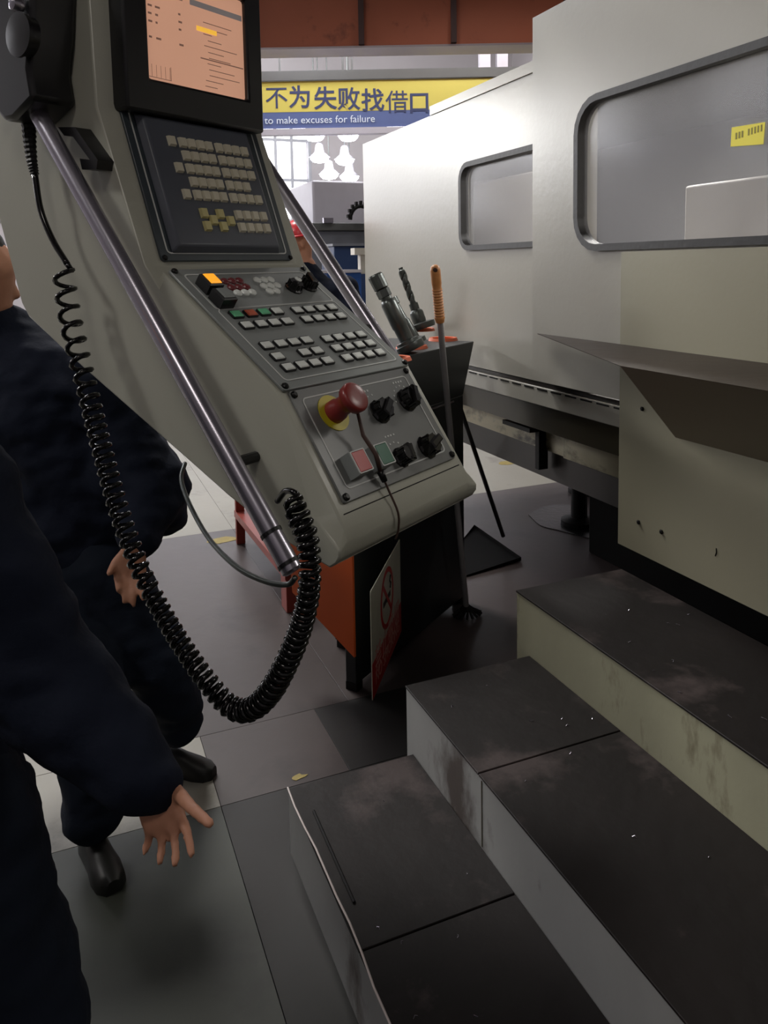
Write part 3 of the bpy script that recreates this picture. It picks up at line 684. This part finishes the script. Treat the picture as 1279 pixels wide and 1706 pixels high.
p = lo(50, 62, -.405); MB(CM @ frame(p, (0, 1, 0), (0, 0, 1), (-1, 0, 0))).lathe([(.045, 0), (.045, .02), (.05, .022), (.05, .03), (.02, .034)], 28).build('wheel', M['black'], hw, 40)
p = lo(36, 10, -.405); MB(CM @ frame(p, (0, 1, 0), (0, 0, 1), (-1, 0, 0))).lathe([(.016, 0), (.018, .012), (.014, .024), (.006, .028)], 20).build('crank_knob', M['chrome'], hw, 40)
g = [CM @ lo(*p, -.345) for p in ((48, 205), (50, 240), (54, 272), (58, 292))]
rr_ = []
gp = spline(g, 8)
MB().tube(gp, [.016-.008*i/len(gp)+(.0025 if i % 2 else 0) for i in range(len(gp))], 10).build('strain_relief', M['black'], hw, 30)

# coiled cord
XC = -.40
cpx = [(58, 290), (68, 350), (88, 400), (112, 440)]
straight = [CM @ lo(*p, -.35) for p in cpx]
MB().tube(spline(straight, 8), .0075, 8).build('cord_lead', M['blackg'], hw, True)
coilp = [(105, 448, -.36, .030), (114, 515, -.37, .031), (128, 580, -.39, .030), (143, 640, -.40, .027), (165, 730, -.42, .025), (195, 840, -.44, .024), (228, 935, -.45, .023), (262, 1005, -.45, .022), (300, 1070, -.45, .022), (345, 1135, -.45, .022), (385, 1178, -.44, .024),
         (420, 1180, -.43, .026), (455, 1145, -.42, .027), (488, 1080, -.41, .025), (508, 1020, -.41, .023), (516, 960, -.41, .022), (512, 900, -.40, .024), (497, 860, -.40, .026), (488, 832, -.39, .02)]
P3 = [CM @ loc(a, b, c) for a, b, c, d in coilp]
path = spline(P3, 24); rad = []
for i in range(len(path)):
    t = i/24; k0_ = min(int(t), len(coilp)-1); k1_ = min(k0_+1, len(coilp)-1); rad.append(coilp[k0_][3]*(1-(t-k0_))+coilp[k1_][3]*(t-k0_))
# arc length resampling into turns whose pitch tightens along the cord
Ls = [0]
for i in range(1, len(path)): Ls.append(Ls[-1]+(path[i]-path[i-1]).length)
total = Ls[-1]
def along(s):
    import bisect
    i = min(max(bisect.bisect_right(Ls, s)-1, 0), len(path)-2); t = (s-Ls[i])/max(1e-9, Ls[i+1]-Ls[i])
    return path[i].lerp(path[i+1], t), (path[i+1]-path[i]).normalized(), rad[i]*(1-t)+rad[i+1]*t
hel = []; s_ = 0; ph = 0; ref = CM.to_3x3() @ V((1, 0, 0))
while s_ < total:
    p, d, r_ = along(s_); fr_ = s_/total
    pitch = .046 if fr_ < .10 else .046-(fr_-.10)/.14*.022 if fr_ < .24 else .0235 if fr_ < .5 else .0165
    u = (ref-d*ref.dot(d)).normalized(); w = d.cross(u)
    hel.append(p+(u*math.cos(ph)+w*math.sin(ph))*(r_*.72)); ph += 2*PI/12; s_ += pitch/12
MB().tube(spline([straight[-2], straight[-1], hel[0], hel[2]], 6)[6:], .0068, 8).build('cord_lead', M['blackg'], hw, True)
MB().tube(hel, .0062, 6).build('coiled_cord', M['blackg'], hw, True)
q = CM @ loc(490, 840, -.37)
MB().tube(spline([hel[-1], CM @ loc(492, 822, -.39), CM @ loc(476, 818, -.385), CM @ loc(462, 835, -.375)], 6), .0062, 8).build('cord_end', M['blackg'], hw, True)
# thin grey cable from beneath the console to the bar end
gc = [CM @ loc(*p) for p in ((308, 772, -.15), (302, 800, -.2), (318, 845, -.25), (350, 900, -.3), (395, 945, -.34), (440, 968, -.35), (478, 974, -.35), (492, 962, -.35))]
MB().tube(spline(gc, 8), .0058, 8).build('grey_cable', M['steel'], None, True, origin=gc[3], label='thin grey cable looping from the console underside into the bar end', cat='cable')

# ---------------------------------------------------------------- tool cart
A = V((.95, 2.64, 0)); dc = V((.814, .581, 0)).normalized(); pc = V((-dc.y, dc.x, 0)); LEN = .92
CT = frame(A, dc, pc, (0, 0, 1))                    # u along the long side, v to the back, z up
tc = empty('tool_cart', A+dc*.5, math.atan2(dc.y, dc.x), label='charcoal tool cart with orange end plate standing behind the console', cat='tool cart')
ZT = 1.237
gz = ZT-.24
MB(CT).box((0, 0, .03), (LEN, .05, gz)).build('front_panel', M['cart'], tc, bevel=.004)
MB(CT).box((.25, .05, .03), (LEN-.02, .28, gz-.05)).build('drawer_case', M['cartg'], tc, bevel=.004)
po = at_p(490, 985, A, -dc); pg = at_p(572, 1087, A, -dc)
gu = (po-A).dot(pc); gl = (pg-A).dot(pc)
zl = pg.z; zw = po.z
top_w = gu+(gu-max(gl, 0))/(zw-zl)*0.12
mb = MB(frame(A-dc*.012, pc, (0, 0, 1), dc)); mb.prism([(.0, zl), (gu, zw), (gu+.04, gz), (0, gz)], 0, .012).build('end_plate', M['orange'], tc, label='orange end plate')
for fu, fv in ((0, 0), (LEN-.04, 0), (.25, .22), (LEN-.06, .22)): MB(CT).box((fu, fv, 0), (fu+.04, fv+.05, .031)).build('foot', M['dark'], tc)
# flared tray
w0, w1 = .0, .34
def flare(u0, u1, v0, v1, z0_, z1_, e): return [(u0, v0, z0_), (u1, v0, z0_), (u1, v1, z0_), (u0, v1, z0_), (u0-e, v0-.01, z1_), (u1+e, v0-.01, z1_), (u1+e, v1+.03, z1_), (u0-e, v1+.03, z1_)]
MB(CT).add(flare(.0, LEN, .0, .42, gz, ZT, .10), [(0, 3, 2, 1), (4, 5, 6, 7), (0, 1, 5, 4), (1, 2, 6, 5), (2, 3, 7, 6), (3, 0, 4, 7)]).build('tray', M['cart'], tc, bevel=.004)
MB(CT).box((.3, -.003, gz-.02), (LEN-.1, 0, gz-.012)).build('edge_trim', M['chrome'], tc)
rings = [at_z(738, 567, ZT), at_z(686, 580, ZT), at_z(702, 551, ZT+.018), at_z(655, 600, ZT)]
for i, p in enumerate(rings):
    MB(Matrix.Translation(p)).lathe([(.05, 0), (.05, .012), (.062, .014), (.068, .010), (.07, 0)] if 0 else [(.052, 0), (.052, .012), (.066, .014), (.072, 0)], 24).build('socket_ring', M['ring'], tc, 40)
    MB(Matrix.Translation(p)).lathe([(.05, 0), (.05, .004)], 20).build('socket_hole', M['orange' if i == 0 else 'dark'], tc)
def tool(base, top, prof, name, label):
    d = (top-base); L_ = d.length; d.normalize(); x = d.orthogonal().normalized()
    T = frame(base, x, d.cross(x), d); r = empty(name, base, label=label, cat='cutting tool')
    return r, T, L_
def tl(px0, py0, px1, py1, z, lean=0):
    b_ = at_z(px0, py0, z); dep = (R.transposed() @ (b_-EYE)).z; return b_, at_d(px1, py1, dep+lean)
b0, t0 = tl(686, 584, 624, 458, ZT+.01)
r, T, L_ = tool(b0, t0, None, 'collet_holder', 'tallest grey collet tool holder with a fat knurled head on the cart')
MB(T).lathe([(.058, 0), (.062, .008), (.062, .03), (.05, .034), (.05, .045), (.028, .05)], 24).build('flange', M['steel'], r, 40)
MB(T).lathe([(.030, .05), (.031, L_*.3), (.034, L_*.32), (.034, L_*.62), (.028, L_*.66), (.024, L_*.67), (.024, L_*.72)], 22).build('shank', M['steel'], r, 40)
MB(T).lathe([(.024, L_*.70), (.03, L_*.71), (.03, L_*.80), (.022, L_*.81)], 6).build('nut', M['steel'], r, 30)
mb = MB(T); mb.lathe([(.022, L_*.80), (.032, L_*.82), (.033, L_*.98), (.03, L_)], 16); mb.build('head', M['steel'], r, 20)
b1, t1 = tl(694, 574, 652, 497, ZT+.01)
r, T, L_ = tool(b1, t1, None, 'boring_tool', 'shorter grey boring tool tucked behind the tall collet holder')
MB(T).lathe([(.05, 0), (.052, .02), (.03, .03), (.027, L_*.5), (.02, L_*.55), (.02, L_*.85), (.026, L_*.87), (.026, L_)], 18).build('shank', M['steel'], r, 40)
MB(T).box((-.03, -.01, L_*.55), (.03, .01, L_*.66)).build('insert_block', M['chrome'], r)
b2, t2 = tl(703, 548, 667, 446, 1.27)
r, T, L_ = tool(b2, t2, None, 'drill_bit', 'dark spiral drill bit standing upright in a round holder on the cart')
MB(T).lathe([(.07, -.002), (.075, .01), (.075, .028), (.06, .034)], 26).build('flange', M['steel'], r, 40)
MB(T).lathe([(.034, .03), (.036, .05), (.036, .09), (.03, .10), (.024, .105), (.024, .14)], 20).build('chuck', M['steel'], r, 40)
vs = []; fs = []; ns = 40; nr = 12
for i in range(ns+1):
    z = .12+(L_-.12)*i/ns; a0 = i/ns*2.6*PI*1.5; tp_ = 1 if i < ns-2 else .6
    for j in range(nr):
        a = 2*PI*j/nr; rr_ = .0175*(1-.42*max(0, math.cos(2*a))**2)*tp_*(1+.15*i/ns); vs.append((rr_*math.cos(a+a0), rr_*math.sin(a+a0), z))
for i in range(ns):
    for j in range(nr): k_ = (j+1) % nr; fs.append((i*nr+j, i*nr+k_, (i+1)*nr+k_, (i+1)*nr+j))
fs.append(tuple(range(ns*nr, (ns+1)*nr)))
MB(T).add(vs, fs).build('bit', M['steel'], r, 50)
# no-smoking card on the cart front
sd = V((.568, .823, 0)).normalized(); sp = at_d(617, 978, 2.62); sn = V((sd.y, -sd.x, 0))
def su(px, py): q = at_p(px, py, sp, sn); return (q-sp).dot(sd), q.z
sg = empty('no_smoking_sign', sp*1, math.atan2(sd.y, sd.x), label='white and red no smoking card hanging on the dark cart front', cat='sign')
ST = frame(V((sp.x, sp.y, 0)), sd, (0, 0, 1), sn)
u1, zt1 = su(666, 905); _, zb1 = su(662, 1072); _, zb0 = su(618, 1170); _, zt0 = su(617, 978)
zt_ = (zt1+zt0)/2; zb_ = (zb1+zb0)/2; u0 = 0
MB(ST).prism(rrect(u0, zb_, u1, zt_, .006, 2), -.003, 0).build('card', M['signw'], sg)
hh = zt_-zb_
MB(ST).box((u0+.002, zb_+.003, .0002), (u1-.002, zb_+hh*.33, .001)).build('red_band', M['signr'], sg)
cx_, cz_ = (u0+u1)/2, zb_+hh*.66; ro = min((u1-u0)*.44, hh*.29)
def circ(r_, n=36): return [(cx_+r_*math.cos(2*PI*i/n), cz_+r_*math.sin(2*PI*i/n)) for i in range(n)]
MB(ST).ring(circ(ro), circ(ro*.83), .0002, .0012).build('prohibition_ring', M['signr'], sg)
MB(ST @ Matrix.Translation((cx_, cz_, 0)) @ Matrix.Rotation(-PI/4, 4, 'Z')).box((-ro*.9, -ro*.08, .0003), (ro*.9, ro*.08, .0014)).build('prohibition_bar', M['signr'], sg)
mb = MB(ST).box((cx_-ro*.6, cz_-ro*.12, .0002), (cx_+ro*.35, cz_+ro*.06, .001)); mb.box((cx_+ro*.39, cz_-ro*.12, .0002), (cx_+ro*.5, cz_+ro*.06, .001))
mb.tube([ST.inverted() @ p for p in []] or [(cx_+ro*.45, cz_+ro*.15, .0006), (cx_+ro*.55, cz_+ro*.3, .0006), (cx_+ro*.4, cz_+ro*.42, .0006), (cx_+ro*.5, cz_+ro*.58, .0006)], .004, 5)
mb.build('cigarette_symbol', M['smoke'], sg)
text('禁止吸烟', (u1-u0)*.21, ST @ Matrix.Translation((cx_, zb_+hh*.19, .0012)), M['signt'], sg, align='CENTER', depth=.0004)
text('NO SMOKING', (u1-u0)*.13, ST @ Matrix.Translation((cx_, zb_+hh*.08, .0012)), M['signt'], sg, align='CENTER', depth=.0004)

# mop leaning on the cart
mp = at_z(778, 1026, 0.0); mt = at_d(724, 440, (R.transposed() @ (mp-EYE)).z-.52); d = mt-mp
mo_ = empty('mop', mp, label='steel mop pole with a ribbed orange grip leaning on the tool cart', cat='mop')
MB().tube([mp+d*.03, mp+d*.86], .013, 12).build('pole', M['pole'], mo_, 40)
g0 = mp+d*.855; L_ = (mt-g0).length; dd = d.normalized(); x = dd.orthogonal().normalized(); T = frame(g0, x, dd.cross(x), dd)
pr = [(.017, 0), (.019, .01)]
for i in range(11): z = .02+i*L_*.048; pr += [(.0215, z), (.018, z+L_*.03)]
pr += [(.02, L_*.68), (.0205, L_*.9), (.016, L_*.96), (.008, L_*.985)]
MB(T).lathe(pr, 18).build('grip', M['grip'], mo_, 50)
q = g0+dd*(L_*.9)-ray(724, 455).normalized()*.019
MB(frame(q, R @ V((1, 0, 0)), dd, -ray(724, 455).normalized())).lathe([(.009, 0), (.009, .002), (.004, .003)], 14).build('hang_hole', M['brass'], mo_)
mb = MB()
for i in range(16):
    a = 2*PI*i/16; e = mp+V((math.cos(a)*.07, math.sin(a)*.05, .008)); mb.tube([mp+d*.04, mp+V((math.cos(a)*.03, math.sin(a)*.03, .03)), e], .006, 5)
mb.build('mop_head', M['dark'], mo_)

# lobby dustpan with a long handle
dp = [at_z(*q, .0) for q in ((768, 905), (790, 880), (868, 935), (775, 962))]
du_ = empty('dustpan', dp[2], label='black lobby dustpan with a long dark handle standing right of the cart', cat='dustpan')
cpt = (dp[0]+dp[1]+dp[2]+dp[3])/4
vs = [p+V((0, 0, .004)) for p in dp]+[p+V((0, 0, .022 if i in (1, 2) else .01)) for i, p in enumerate(dp)]
MB().add(vs, [(0, 1, 2, 3), (0, 4, 5, 1), (1, 5, 6, 2), (2, 6, 7, 3)]).add([p+V((0, 0, .0)) for p in vs[:4]]+[p+V((0, 0, .004)) for p in vs[:4]], [(3, 2, 1, 0), (4, 5, 6, 7), (0, 1, 5, 4), (1, 2, 6, 5), (2, 3, 7, 6), (3, 0, 4, 7)]).build('pan', M['pan_and_shade'], du_)
hb = at_z(838, 893, .05); dpd = (R.transposed() @ (hb-EYE)).z; dpt = dpd-.45; ht = at_d(764, 672, dpt)
MB().tube([hb, ht], .012, 10).build('handle', M['black'], du_, True)
MB().tube(spline([ht, at_d(763, 655, dpt), at_d(755, 648, dpt), at_d(748, 655, dpt), at_d(750, 680, dpt)], 6), .013, 10).build('hook_grip', M['black'], du_, True)

# low red rack with tool holders
rk = empty('tool_rack', at_z(430, 960, 0), label='low red steel rack holding black tool holders behind the chrome bar end', cat='rack')
n0 = at_z(478, 1022, 0); f0 = at_z(393, 905, 0); dr = (f0-n0); dr.z = 0; LR = dr.length; dr.normalize(); pr_ = V((-dr.y, dr.x, 0)); pr_ = -pr_ if pr_.x < 0 else pr_
RT = frame(n0, dr, pr_, (0, 0, 1)) if dr.cross(pr_).z > 0 else frame(n0, dr, pr_, (0, 0, 1))
for u, v, w_, hgt in ((0, 0, .09, .40), (LR-.03, 0, .03, .36), (0, .38, .05, .40), (LR-.03, .38, .03, .3)):
    MB(RT).box((u, v, 0), (u+w_, v+.05, hgt)).build('post', M['redrack'], rk, bevel=.003)
MB(RT).box((0, 0, .17), (LR, .43, .195)).build('shelf', M['redrack'], rk)
MB(RT).box((0, -.004, .16), (LR, 0, .20)).build('shelf_rail', M['redrack'], rk)
for i in range(4):
    p = RT @ V((.25+i*(LR-.45)/3, .12+.06*(i % 2), .195))
    h = empty('tool_holder', p, label='black conical tool holder on the red rack, %s' % ('nearest', 'second nearest', 'third nearest', 'farthest')[i], cat='tool holder')
    MB(Matrix.Translation(p)).lathe([(.055, 0), (.055, .05), (.06, .055), (.06, .075), (.045, .08)], 16).build('flange', M['dark'], h, 40)
    MB(Matrix.Translation(p)).lathe([(.04, .08), (.022, .2), (.012, .21), (.012, .225)], 16).build('taper', M['steel'], h, 40)
# yellow paint flecks on the floor
for q, lb in (((370, 900), 'worn yellow paint mark on the floor left of the red rack'), ((846, 771), 'worn yellow paint mark on the pale floor under the machine'), ((496, 1295), 'faint yellow green paint mark on the floor before the first step')):
    p = at_z(*q, 0); pts = []
    for i in range(10): a = 2*PI*i/10; r_ = (.05 if q[1] < 1200 else .022)+.02*random.random(); pts.append((p.x+r_*1.6*math.cos(a)*(.5 if q[1] > 1200 else 1), p.y+r_*math.sin(a)*(.4 if q[1] > 1200 else .9)))
    MB().prism(pts, .0003, .0015).build('paint_mark', M['ochre'], None, label=lb, cat='paint mark')

# ---------------------------------------------------------------- people
def caps(chains, vox, name, m, parent, T=None, smooth=4, disp=0, dscale=.12, dec=None):
    """fuse tapered capsules into one continuous skin"""
    mb = MB()
    for ch in chains:
        for (p, r0), (q, r1) in zip(ch[:-1], ch[1:]):
            p, q = V(p), V(q); d = q-p; L_ = d.length
            if L_ < 1e-5: d = V((0, 0, 1))
            else: d.normalize()
            pts = []; rs_ = []
            for i in range(5): a = PI/2*i/5; pts.append(p-d*r0*math.cos(a)); rs_.append(max(r0*math.sin(a), r0*.02))
            for i in range(4): pts.append(p+d*L_*i/4); rs_.append(r0+(r1-r0)*i/4)
            for i in range(6): a = PI/2*i/5; pts.append(q+d*r1*math.sin(a)); rs_.append(max(r1*math.cos(a), r1*.02))
            mb.tube(pts, rs_, 14)
    me = mb.mesh(); o = bpy.data.objects.new('t', me); COL.objects.link(o)
    rm = o.modifiers.new('r', 'REMESH'); rm.mode = 'VOXEL'; rm.voxel_size = vox
    sm = o.modifiers.new('s', 'SMOOTH'); sm.factor = .5; sm.iterations = smooth
    bpy.context.view_layer.update()
    me2 = bpy.data.meshes.new_from_object(o.evaluated_get(bpy.context.evaluated_depsgraph_get())); bpy.data.objects.remove(o)
    if disp:
        nrm = [v.normal.copy() for v in me2.vertices]
        for v, nn in zip(me2.vertices, nrm):
            c = v.co/dscale; w_ = noise.noise(V((c.x, c.y, c.z*1.6)))+.6*noise.noise(V((c.x*2.1, c.y*2.1, c.z*3.5))); v.co += nn*disp*w_
    me2.transform(WM[parent].inverted()); me2.shade_smooth(); me2.materials.clear()
    return link(name, me2, m, parent)
def lerp(a, b, t): return V(a)*(1-t)+V(b)*t
def shoe(pt, heading, parent, sc_=1.0):
    h = V((heading[0], heading[1], 0)).normalized(); s = V((-h.y, h.x, 0)); T = frame((pt.x, pt.y, 0), h, s, (0, 0, 1)); vs = []; fs = []
    st_ = [(-.08, .034, .075), (-.05, .042, .09), (0, .042, .10), (.06, .044, .08), (.12, .052, .06), (.17, .048, .045), (.20, .025, .03)]
    for x, w_, h_ in st_:
        x *= sc_; w_ *= sc_; h_ *= sc_
        for k_ in range(9): a = PI*k_/8; vs.append((x, w_*math.cos(a), .012+h_*math.sin(a)**.7))
        vs += [(x, -w_, 0), (x, w_, 0)]
    n_ = 11
    for i in range(len(st_)-1):
        for j in range(n_): k_ = (j+1) % n_; fs.append((i*n_+j, i*n_+k_, (i+1)*n_+k_, (i+1)*n_+j))
    fs += [tuple(range(n_)), tuple(range((len(st_)-1)*n_, len(st_)*n_))]
    MB(T).add(vs, fs).build('shoe', M['shoe'], parent, 60)
def head_chain(c, face, up=V((0, 0, 1)), s=1.0):
    f_ = V(face).normalized(); side = f_.cross(up).normalized(); P = lambda a, b_, d: c+f_*a*s+side*b_*s+up*d*s
    ch = [[(P(-.015, 0, .03), .092*s), (P(.01, 0, .02), .088*s)], [(P(.03, 0, -.02), .068*s), (P(.045, 0, -.075), .042*s)],
          [(P(.088, 0, .02), .010*s), (P(.105, 0, -.018), .015*s)], [(P(.07, -.018, -.05), .010*s), (P(.07, .018, -.05), .010*s)], [(P(.072, -.016, -.062), .009*s), (P(.072, .016, -.062), .009*s)],
          [(P(-.03, 0, -.05), .058*s), (P(-.03, 0, -.14), .056*s)]]
    for q_ in (-1, 1):
        ch += [[(P(.062, q_*.034, .012), .016*s), (P(.066, q_*.03, .012), .015*s)], [(P(.074, q_*.045, .034), .010*s), (P(.084, q_*.015, .034), .010*s)],
               [(P(0, q_*.09, .012), .014*s), (P(-.004, q_*.094, -.03), .010*s)]]
    return ch
def hand(wr, palm_dir, across, tips, thumb, s=1.0):
    """palm box of four metacarpal chains plus bent fingers to the given tips; thumb leaves the side"""
    pd_ = V(palm_dir).normalized(); ac = V(across).normalized(); nn = pd_.cross(ac).normalized(); ch = []
    for i, tp_ in enumerate(tips):
        o_ = (i-1.5)*.0205*s; k_ = wr+pd_*.078*s+ac*o_; b_ = wr+pd_*.012*s+ac*o_*.6
        ch.append([(b_, .016*s), (k_, .0125*s)])
        tp_ = V(tp_); mid = lerp(k_, tp_, .48)+nn*.008*s; mid2 = lerp(k_, tp_, .78)+nn*.006*s
        ch.append([(k_, .0105*s), (mid, .0092*s), (mid2, .0085*s), (tp_, .0074*s)])
    ch.append([(wr+pd_*.015*s+ac*-.02*s, .016*s), (wr+pd_*.04*s+ac*-.042*s, .0135*s), (lerp(wr+pd_*.04*s+ac*-.042*s, V(thumb), .5)-nn*.004*s, .011*s), (V(thumb), .009*s)])
    return ch

# person bending behind the coiled cord
def J(px, py, dep): return at_d(px, py, dep)
p1 = empty('person', at_z(230, 1330, 0), label='person in navy workwear leaning behind the coiled cord, hand hanging down', cat='person')
D1 = 2.5
hd = J(-28, 452, 2.42); nk = J(15, 545, 2.48); ch_ = J(75, 640, 2.52); wa = J(100, 840, 2.55); pv = J(125, 930, 2.5)
shR = J(165, 640, 2.42); elR = J(262, 812, 2.36); wrR = J(222, 912, 2.2); shL = J(-30, 650, 2.62); elL = J(-60, 800, 2.65); wrL = J(-20, 900, 2.5)
hpR = J(175, 965, 2.42); knR = J(262, 1105, 2.38); anR = J(300, 1205, 2.48); hpL = J(115, 985, 2.4); knL = J(150, 1180, 2.2); anL = J(155, 1365, 2.13)
anR.z = max(anR.z, .13); anL.z = max(anL.z, .12)
pdn = (J(214, 985, 2.18)-wrR).normalized(); acr = V(R @ V((1, 0, .25))).normalized()
fx = lambda px, py: J(px, py, 2.15)
hch = hand(wrR, pdn, acr, [fx(198, 985), fx(208, 1003), fx(222, 1008), fx(238, 998)], fx(182, 955), 1.05)
caps(head_chain(hd, V((.75, .1, -.5)))+[[(nk, .06), (ch_, .13), (wa, .12), (pv, .13)], [(ch_, .1), (shR, .055), (elR, .042), (wrR, .03)], [(ch_, .1), (shL, .055), (elL, .042), (wrL, .03), (J(-25, 960, 2.45), .03)],
      [(pv, .1), (hpR, .08), (knR, .055), (anR, .04)], [(pv, .1), (hpL, .08), (knL, .055), (anL, .04)]]+hch, .0065, 'body', M['skin'], p1, smooth=2)
cuff = lerp(elR, wrR, .86)
caps([[(nk, .075), (ch_, .185), (wa, .2), (J(105, 915, 2.5), .205)], [(J(75, 700, 2.5), .19), (J(170, 860, 2.5), .15)], [(ch_, .15), (shR, .105), (lerp(shR, elR, .5), .1), (elR, .098), (cuff, .06)], [(J(270, 850, 2.42), .085), (J(200, 800, 2.45), .12)],
      [(ch_, .15), (shL, .1), (elL, .085), (lerp(elL, wrL, .9), .06)]], .014, 'jacket', M['navy'], p1, disp=.014)
caps([[(pv, .165), (hpR, .13), (knR, .105), (lerp(knR, anR, .95), .078)], [(pv, .165), (hpL, .13), (knL, .105), (lerp(knL, anL, .95), .082)]], .013, 'trousers', M['navy2'], p1, disp=.012)
shoe(anR-V((.03, -.02, 0)), V((.75, -.55, 0)), p1, .74); shoe(anL, V((.25, -.95, 0)), p1, .8)
caps([[(hd+V((-.02, 0, .06)), .092), (hd+V((-.05, 0, .03)), .09)]], .008, 'hair', M['hair'], p1)

# nearer person reaching with the right hand
p2 = empty('person', at_z(40, 2250, 0), label='nearest person at left edge in dark blue workwear, reaching down with open hand', cat='person')
hd2 = J(-330, 420, 1.28); ch2 = J(-230, 760, 1.32); wa2 = J(-195, 1080, 1.3); pv2 = J(-160, 1290, 1.27); sh2 = J(-110, 790, 1.22); el2 = J(80, 1140, 1.2); wr2 = J(244, 1296, 1.13)
shl = J(-400, 800, 1.5); ell = J(-440, 1120, 1.5); wrl = J(-380, 1330, 1.35)
hr2 = J(-75, 1360, 1.24); kr2 = J(30, 1720, 1.2); ar2 = at_z(20, 2200, .1); hl2 = J(-250, 1350, 1.35); kl2 = J(-230, 1750, 1.35); al2 = at_z(-220, 2100, .1)
pd2 = (J(276, 1372, 1.11)-wr2).normalized(); ac2 = V(R @ V((-.93, .45, .1))).normalized()
g_ = lambda px, py, d_=1.10: J(px, py, d_)
h2 = hand(wr2, pd2, ac2, [g_(318, 1424, 1.05), g_(292, 1438, 1.07), g_(266, 1436, 1.09), g_(240, 1420, 1.11)], g_(349, 1372, 1.03), .8)
caps(head_chain(hd2, V((.9, .3, -.3)))+[[(J(-300, 560, 1.3), .06), (ch2, .13), (wa2, .12), (pv2, .13)], [(ch2, .1), (sh2, .06), (el2, .045), (wr2, .027)], [(ch2, .1), (shl, .06), (ell, .045), (wrl, .03), (J(-370, 1420, 1.33), .03)],
      [(pv2, .1), (hr2, .08), (kr2, .06), (ar2, .042)], [(pv2, .1), (hl2, .08), (kl2, .06), (al2, .042)]]+h2, .0055, 'body', M['skin'], p2, smooth=2)
caps([[(J(-290, 600, 1.3), .08), (ch2, .17), (wa2, .175), (pv2, .185)], [(ch2, .13), (sh2, .1), (el2, .088), (lerp(el2, wr2, .5), .074), (lerp(el2, wr2, 1.02), .052)], [(ch2, .13), (shl, .1), (ell, .08), (lerp(ell, wrl, .9), .055)]], .012, 'jacket', M['navy'], p2, disp=.012)
caps([[(pv2, .16), (hr2, .125), (kr2, .11), (lerp(kr2, ar2, .95), .085)], [(pv2, .16), (hl2, .12), (kl2, .105), (lerp(kl2, al2, .95), .085)]], .013, 'trousers', M['navy2'], p2, disp=.012)
shoe(ar2, V((.8, .4, 0)), p2); shoe(al2, V((.8, .4, 0)), p2)
caps([[(hd2+V((-.02, 0, .06)), .092), (hd2+V((-.05, 0, .03)), .09)]], .008, 'hair', M['hair'], p2)

# far worker in a red helmet
wb = at_d(525, 400, 5.6); wb.z = 0
p3 = empty('person', wb, label='distant worker in navy overalls and a red hard hat, seen past the far bar', cat='person')
h3 = J(499, 404, 5.5); Z = lambda o_, dz: h3+V((0, 0, dz))+o_
e3 = V(R @ V((1, 0, 0))); e3.z = 0; fc = (-e3*.9+V((0, -.25, -.25)))
n3 = h3+e3*.05+V((0, 0, -.16)); c3 = h3+e3*.12+V((0, 0, -.42)); v3 = h3+e3*.14+V((0, 0, -.92)); v3.z = .95
caps(head_chain(h3, fc)+[[(n3, .06), (c3, .13), (v3, .12)], [(c3, .1), (c3+V((.15, -.16, .1)), .06), (c3+V((.18, -.25, -.2)), .045), (c3+V((-.05, -.3, -.4)), .035)], [(v3, .1), (V((v3.x-.1, v3.y, .5)), .07), (V((v3.x-.1, v3.y, .1)), .045)], [(v3, .1), (V((v3.x+.12, v3.y, .5)), .07), (V((v3.x+.12, v3.y, .1)), .045)]], .009, 'body', M['skin'], p3, smooth=1)
caps([[(n3+V((0, 0, -.03)), .08), (c3, .19), (v3, .19)], [(c3, .15), (c3+V((.15, -.16, .1)), .09), (c3+V((.18, -.25, -.2)), .075), (c3+V((-.02, -.29, -.38)), .055)], [(c3, .15), (c3+V((-.12, .14, .1)), .09), (c3+V((-.16, .1, -.3)), .07)]], .018, 'jacket', M['navy'], p3, disp=.01)
caps([[(v3, .17), (V((v3.x-.1, v3.y, .5)), .1), (V((v3.x-.1, v3.y, .12)), .08)], [(v3, .17), (V((v3.x+.12, v3.y, .5)), .1), (V((v3.x+.12, v3.y, .12)), .08)]], .018, 'trousers', M['navy2'], p3)
shoe(V((v3.x-.1, v3.y, 0)), fc, p3); shoe(V((v3.x+.12, v3.y, 0)), fc, p3)
up = V((.0, .0, 1)); ff = V((fc.x, fc.y, 0)).normalized()
T = frame(h3+V((0, 0, .045)), ff, up.cross(ff), up) @ Matrix.Rotation(.12, 4, 'Y')
MB(T).lathe([(.125, -.008), (.128, 0), (.118, .006), (.115, .03), (.098, .075), (.066, .105), (.03, .118), (.005, .12)], 24).box((.09, -.05, -.012), (.16, .05, .0)).build('hard_hat', M['helmet'], p3, 50)

bay((-3.4, 12.0, 6.4), ('bright round', 'the hall far left'))
bay((1.2, 15.0, 6.4), ('bright round', 'the far aisle behind the banner'))
bay((-5.5, 7.0, 6.4), ('bright round', 'the left aisle'))
bay((-4.5, 2.4, 6.6), ('bright round', 'the floor behind the two people'))

for i, (px, py, dep) in enumerate(((524, 226, 18.5), (580, 226, 18.5), (532, 262, 19), (574, 266, 19), (548, 290, 19.4), (582, 294, 19.4))):
    p = at_d(px, py, dep)
    bay((p.x, p.y, p.z), ('small bright', ('the far aisle, left of the top pair', 'the far aisle, right of the top pair', 'the far aisle, left of the middle pair', 'the far aisle, right of the middle pair', 'the far aisle, left of the lowest pair', 'the far aisle, right of the lowest pair')[i]))

for i, p in enumerate(((-8.0, 14.0, 4.15), (-8.0, 10.7, 3.7), (-8.0, 19.6, 5.7))):
    bay(p, ('wide bright', ('the left wall, middle one', 'the left wall, nearest one', 'the left wall, farthest one')[i]))
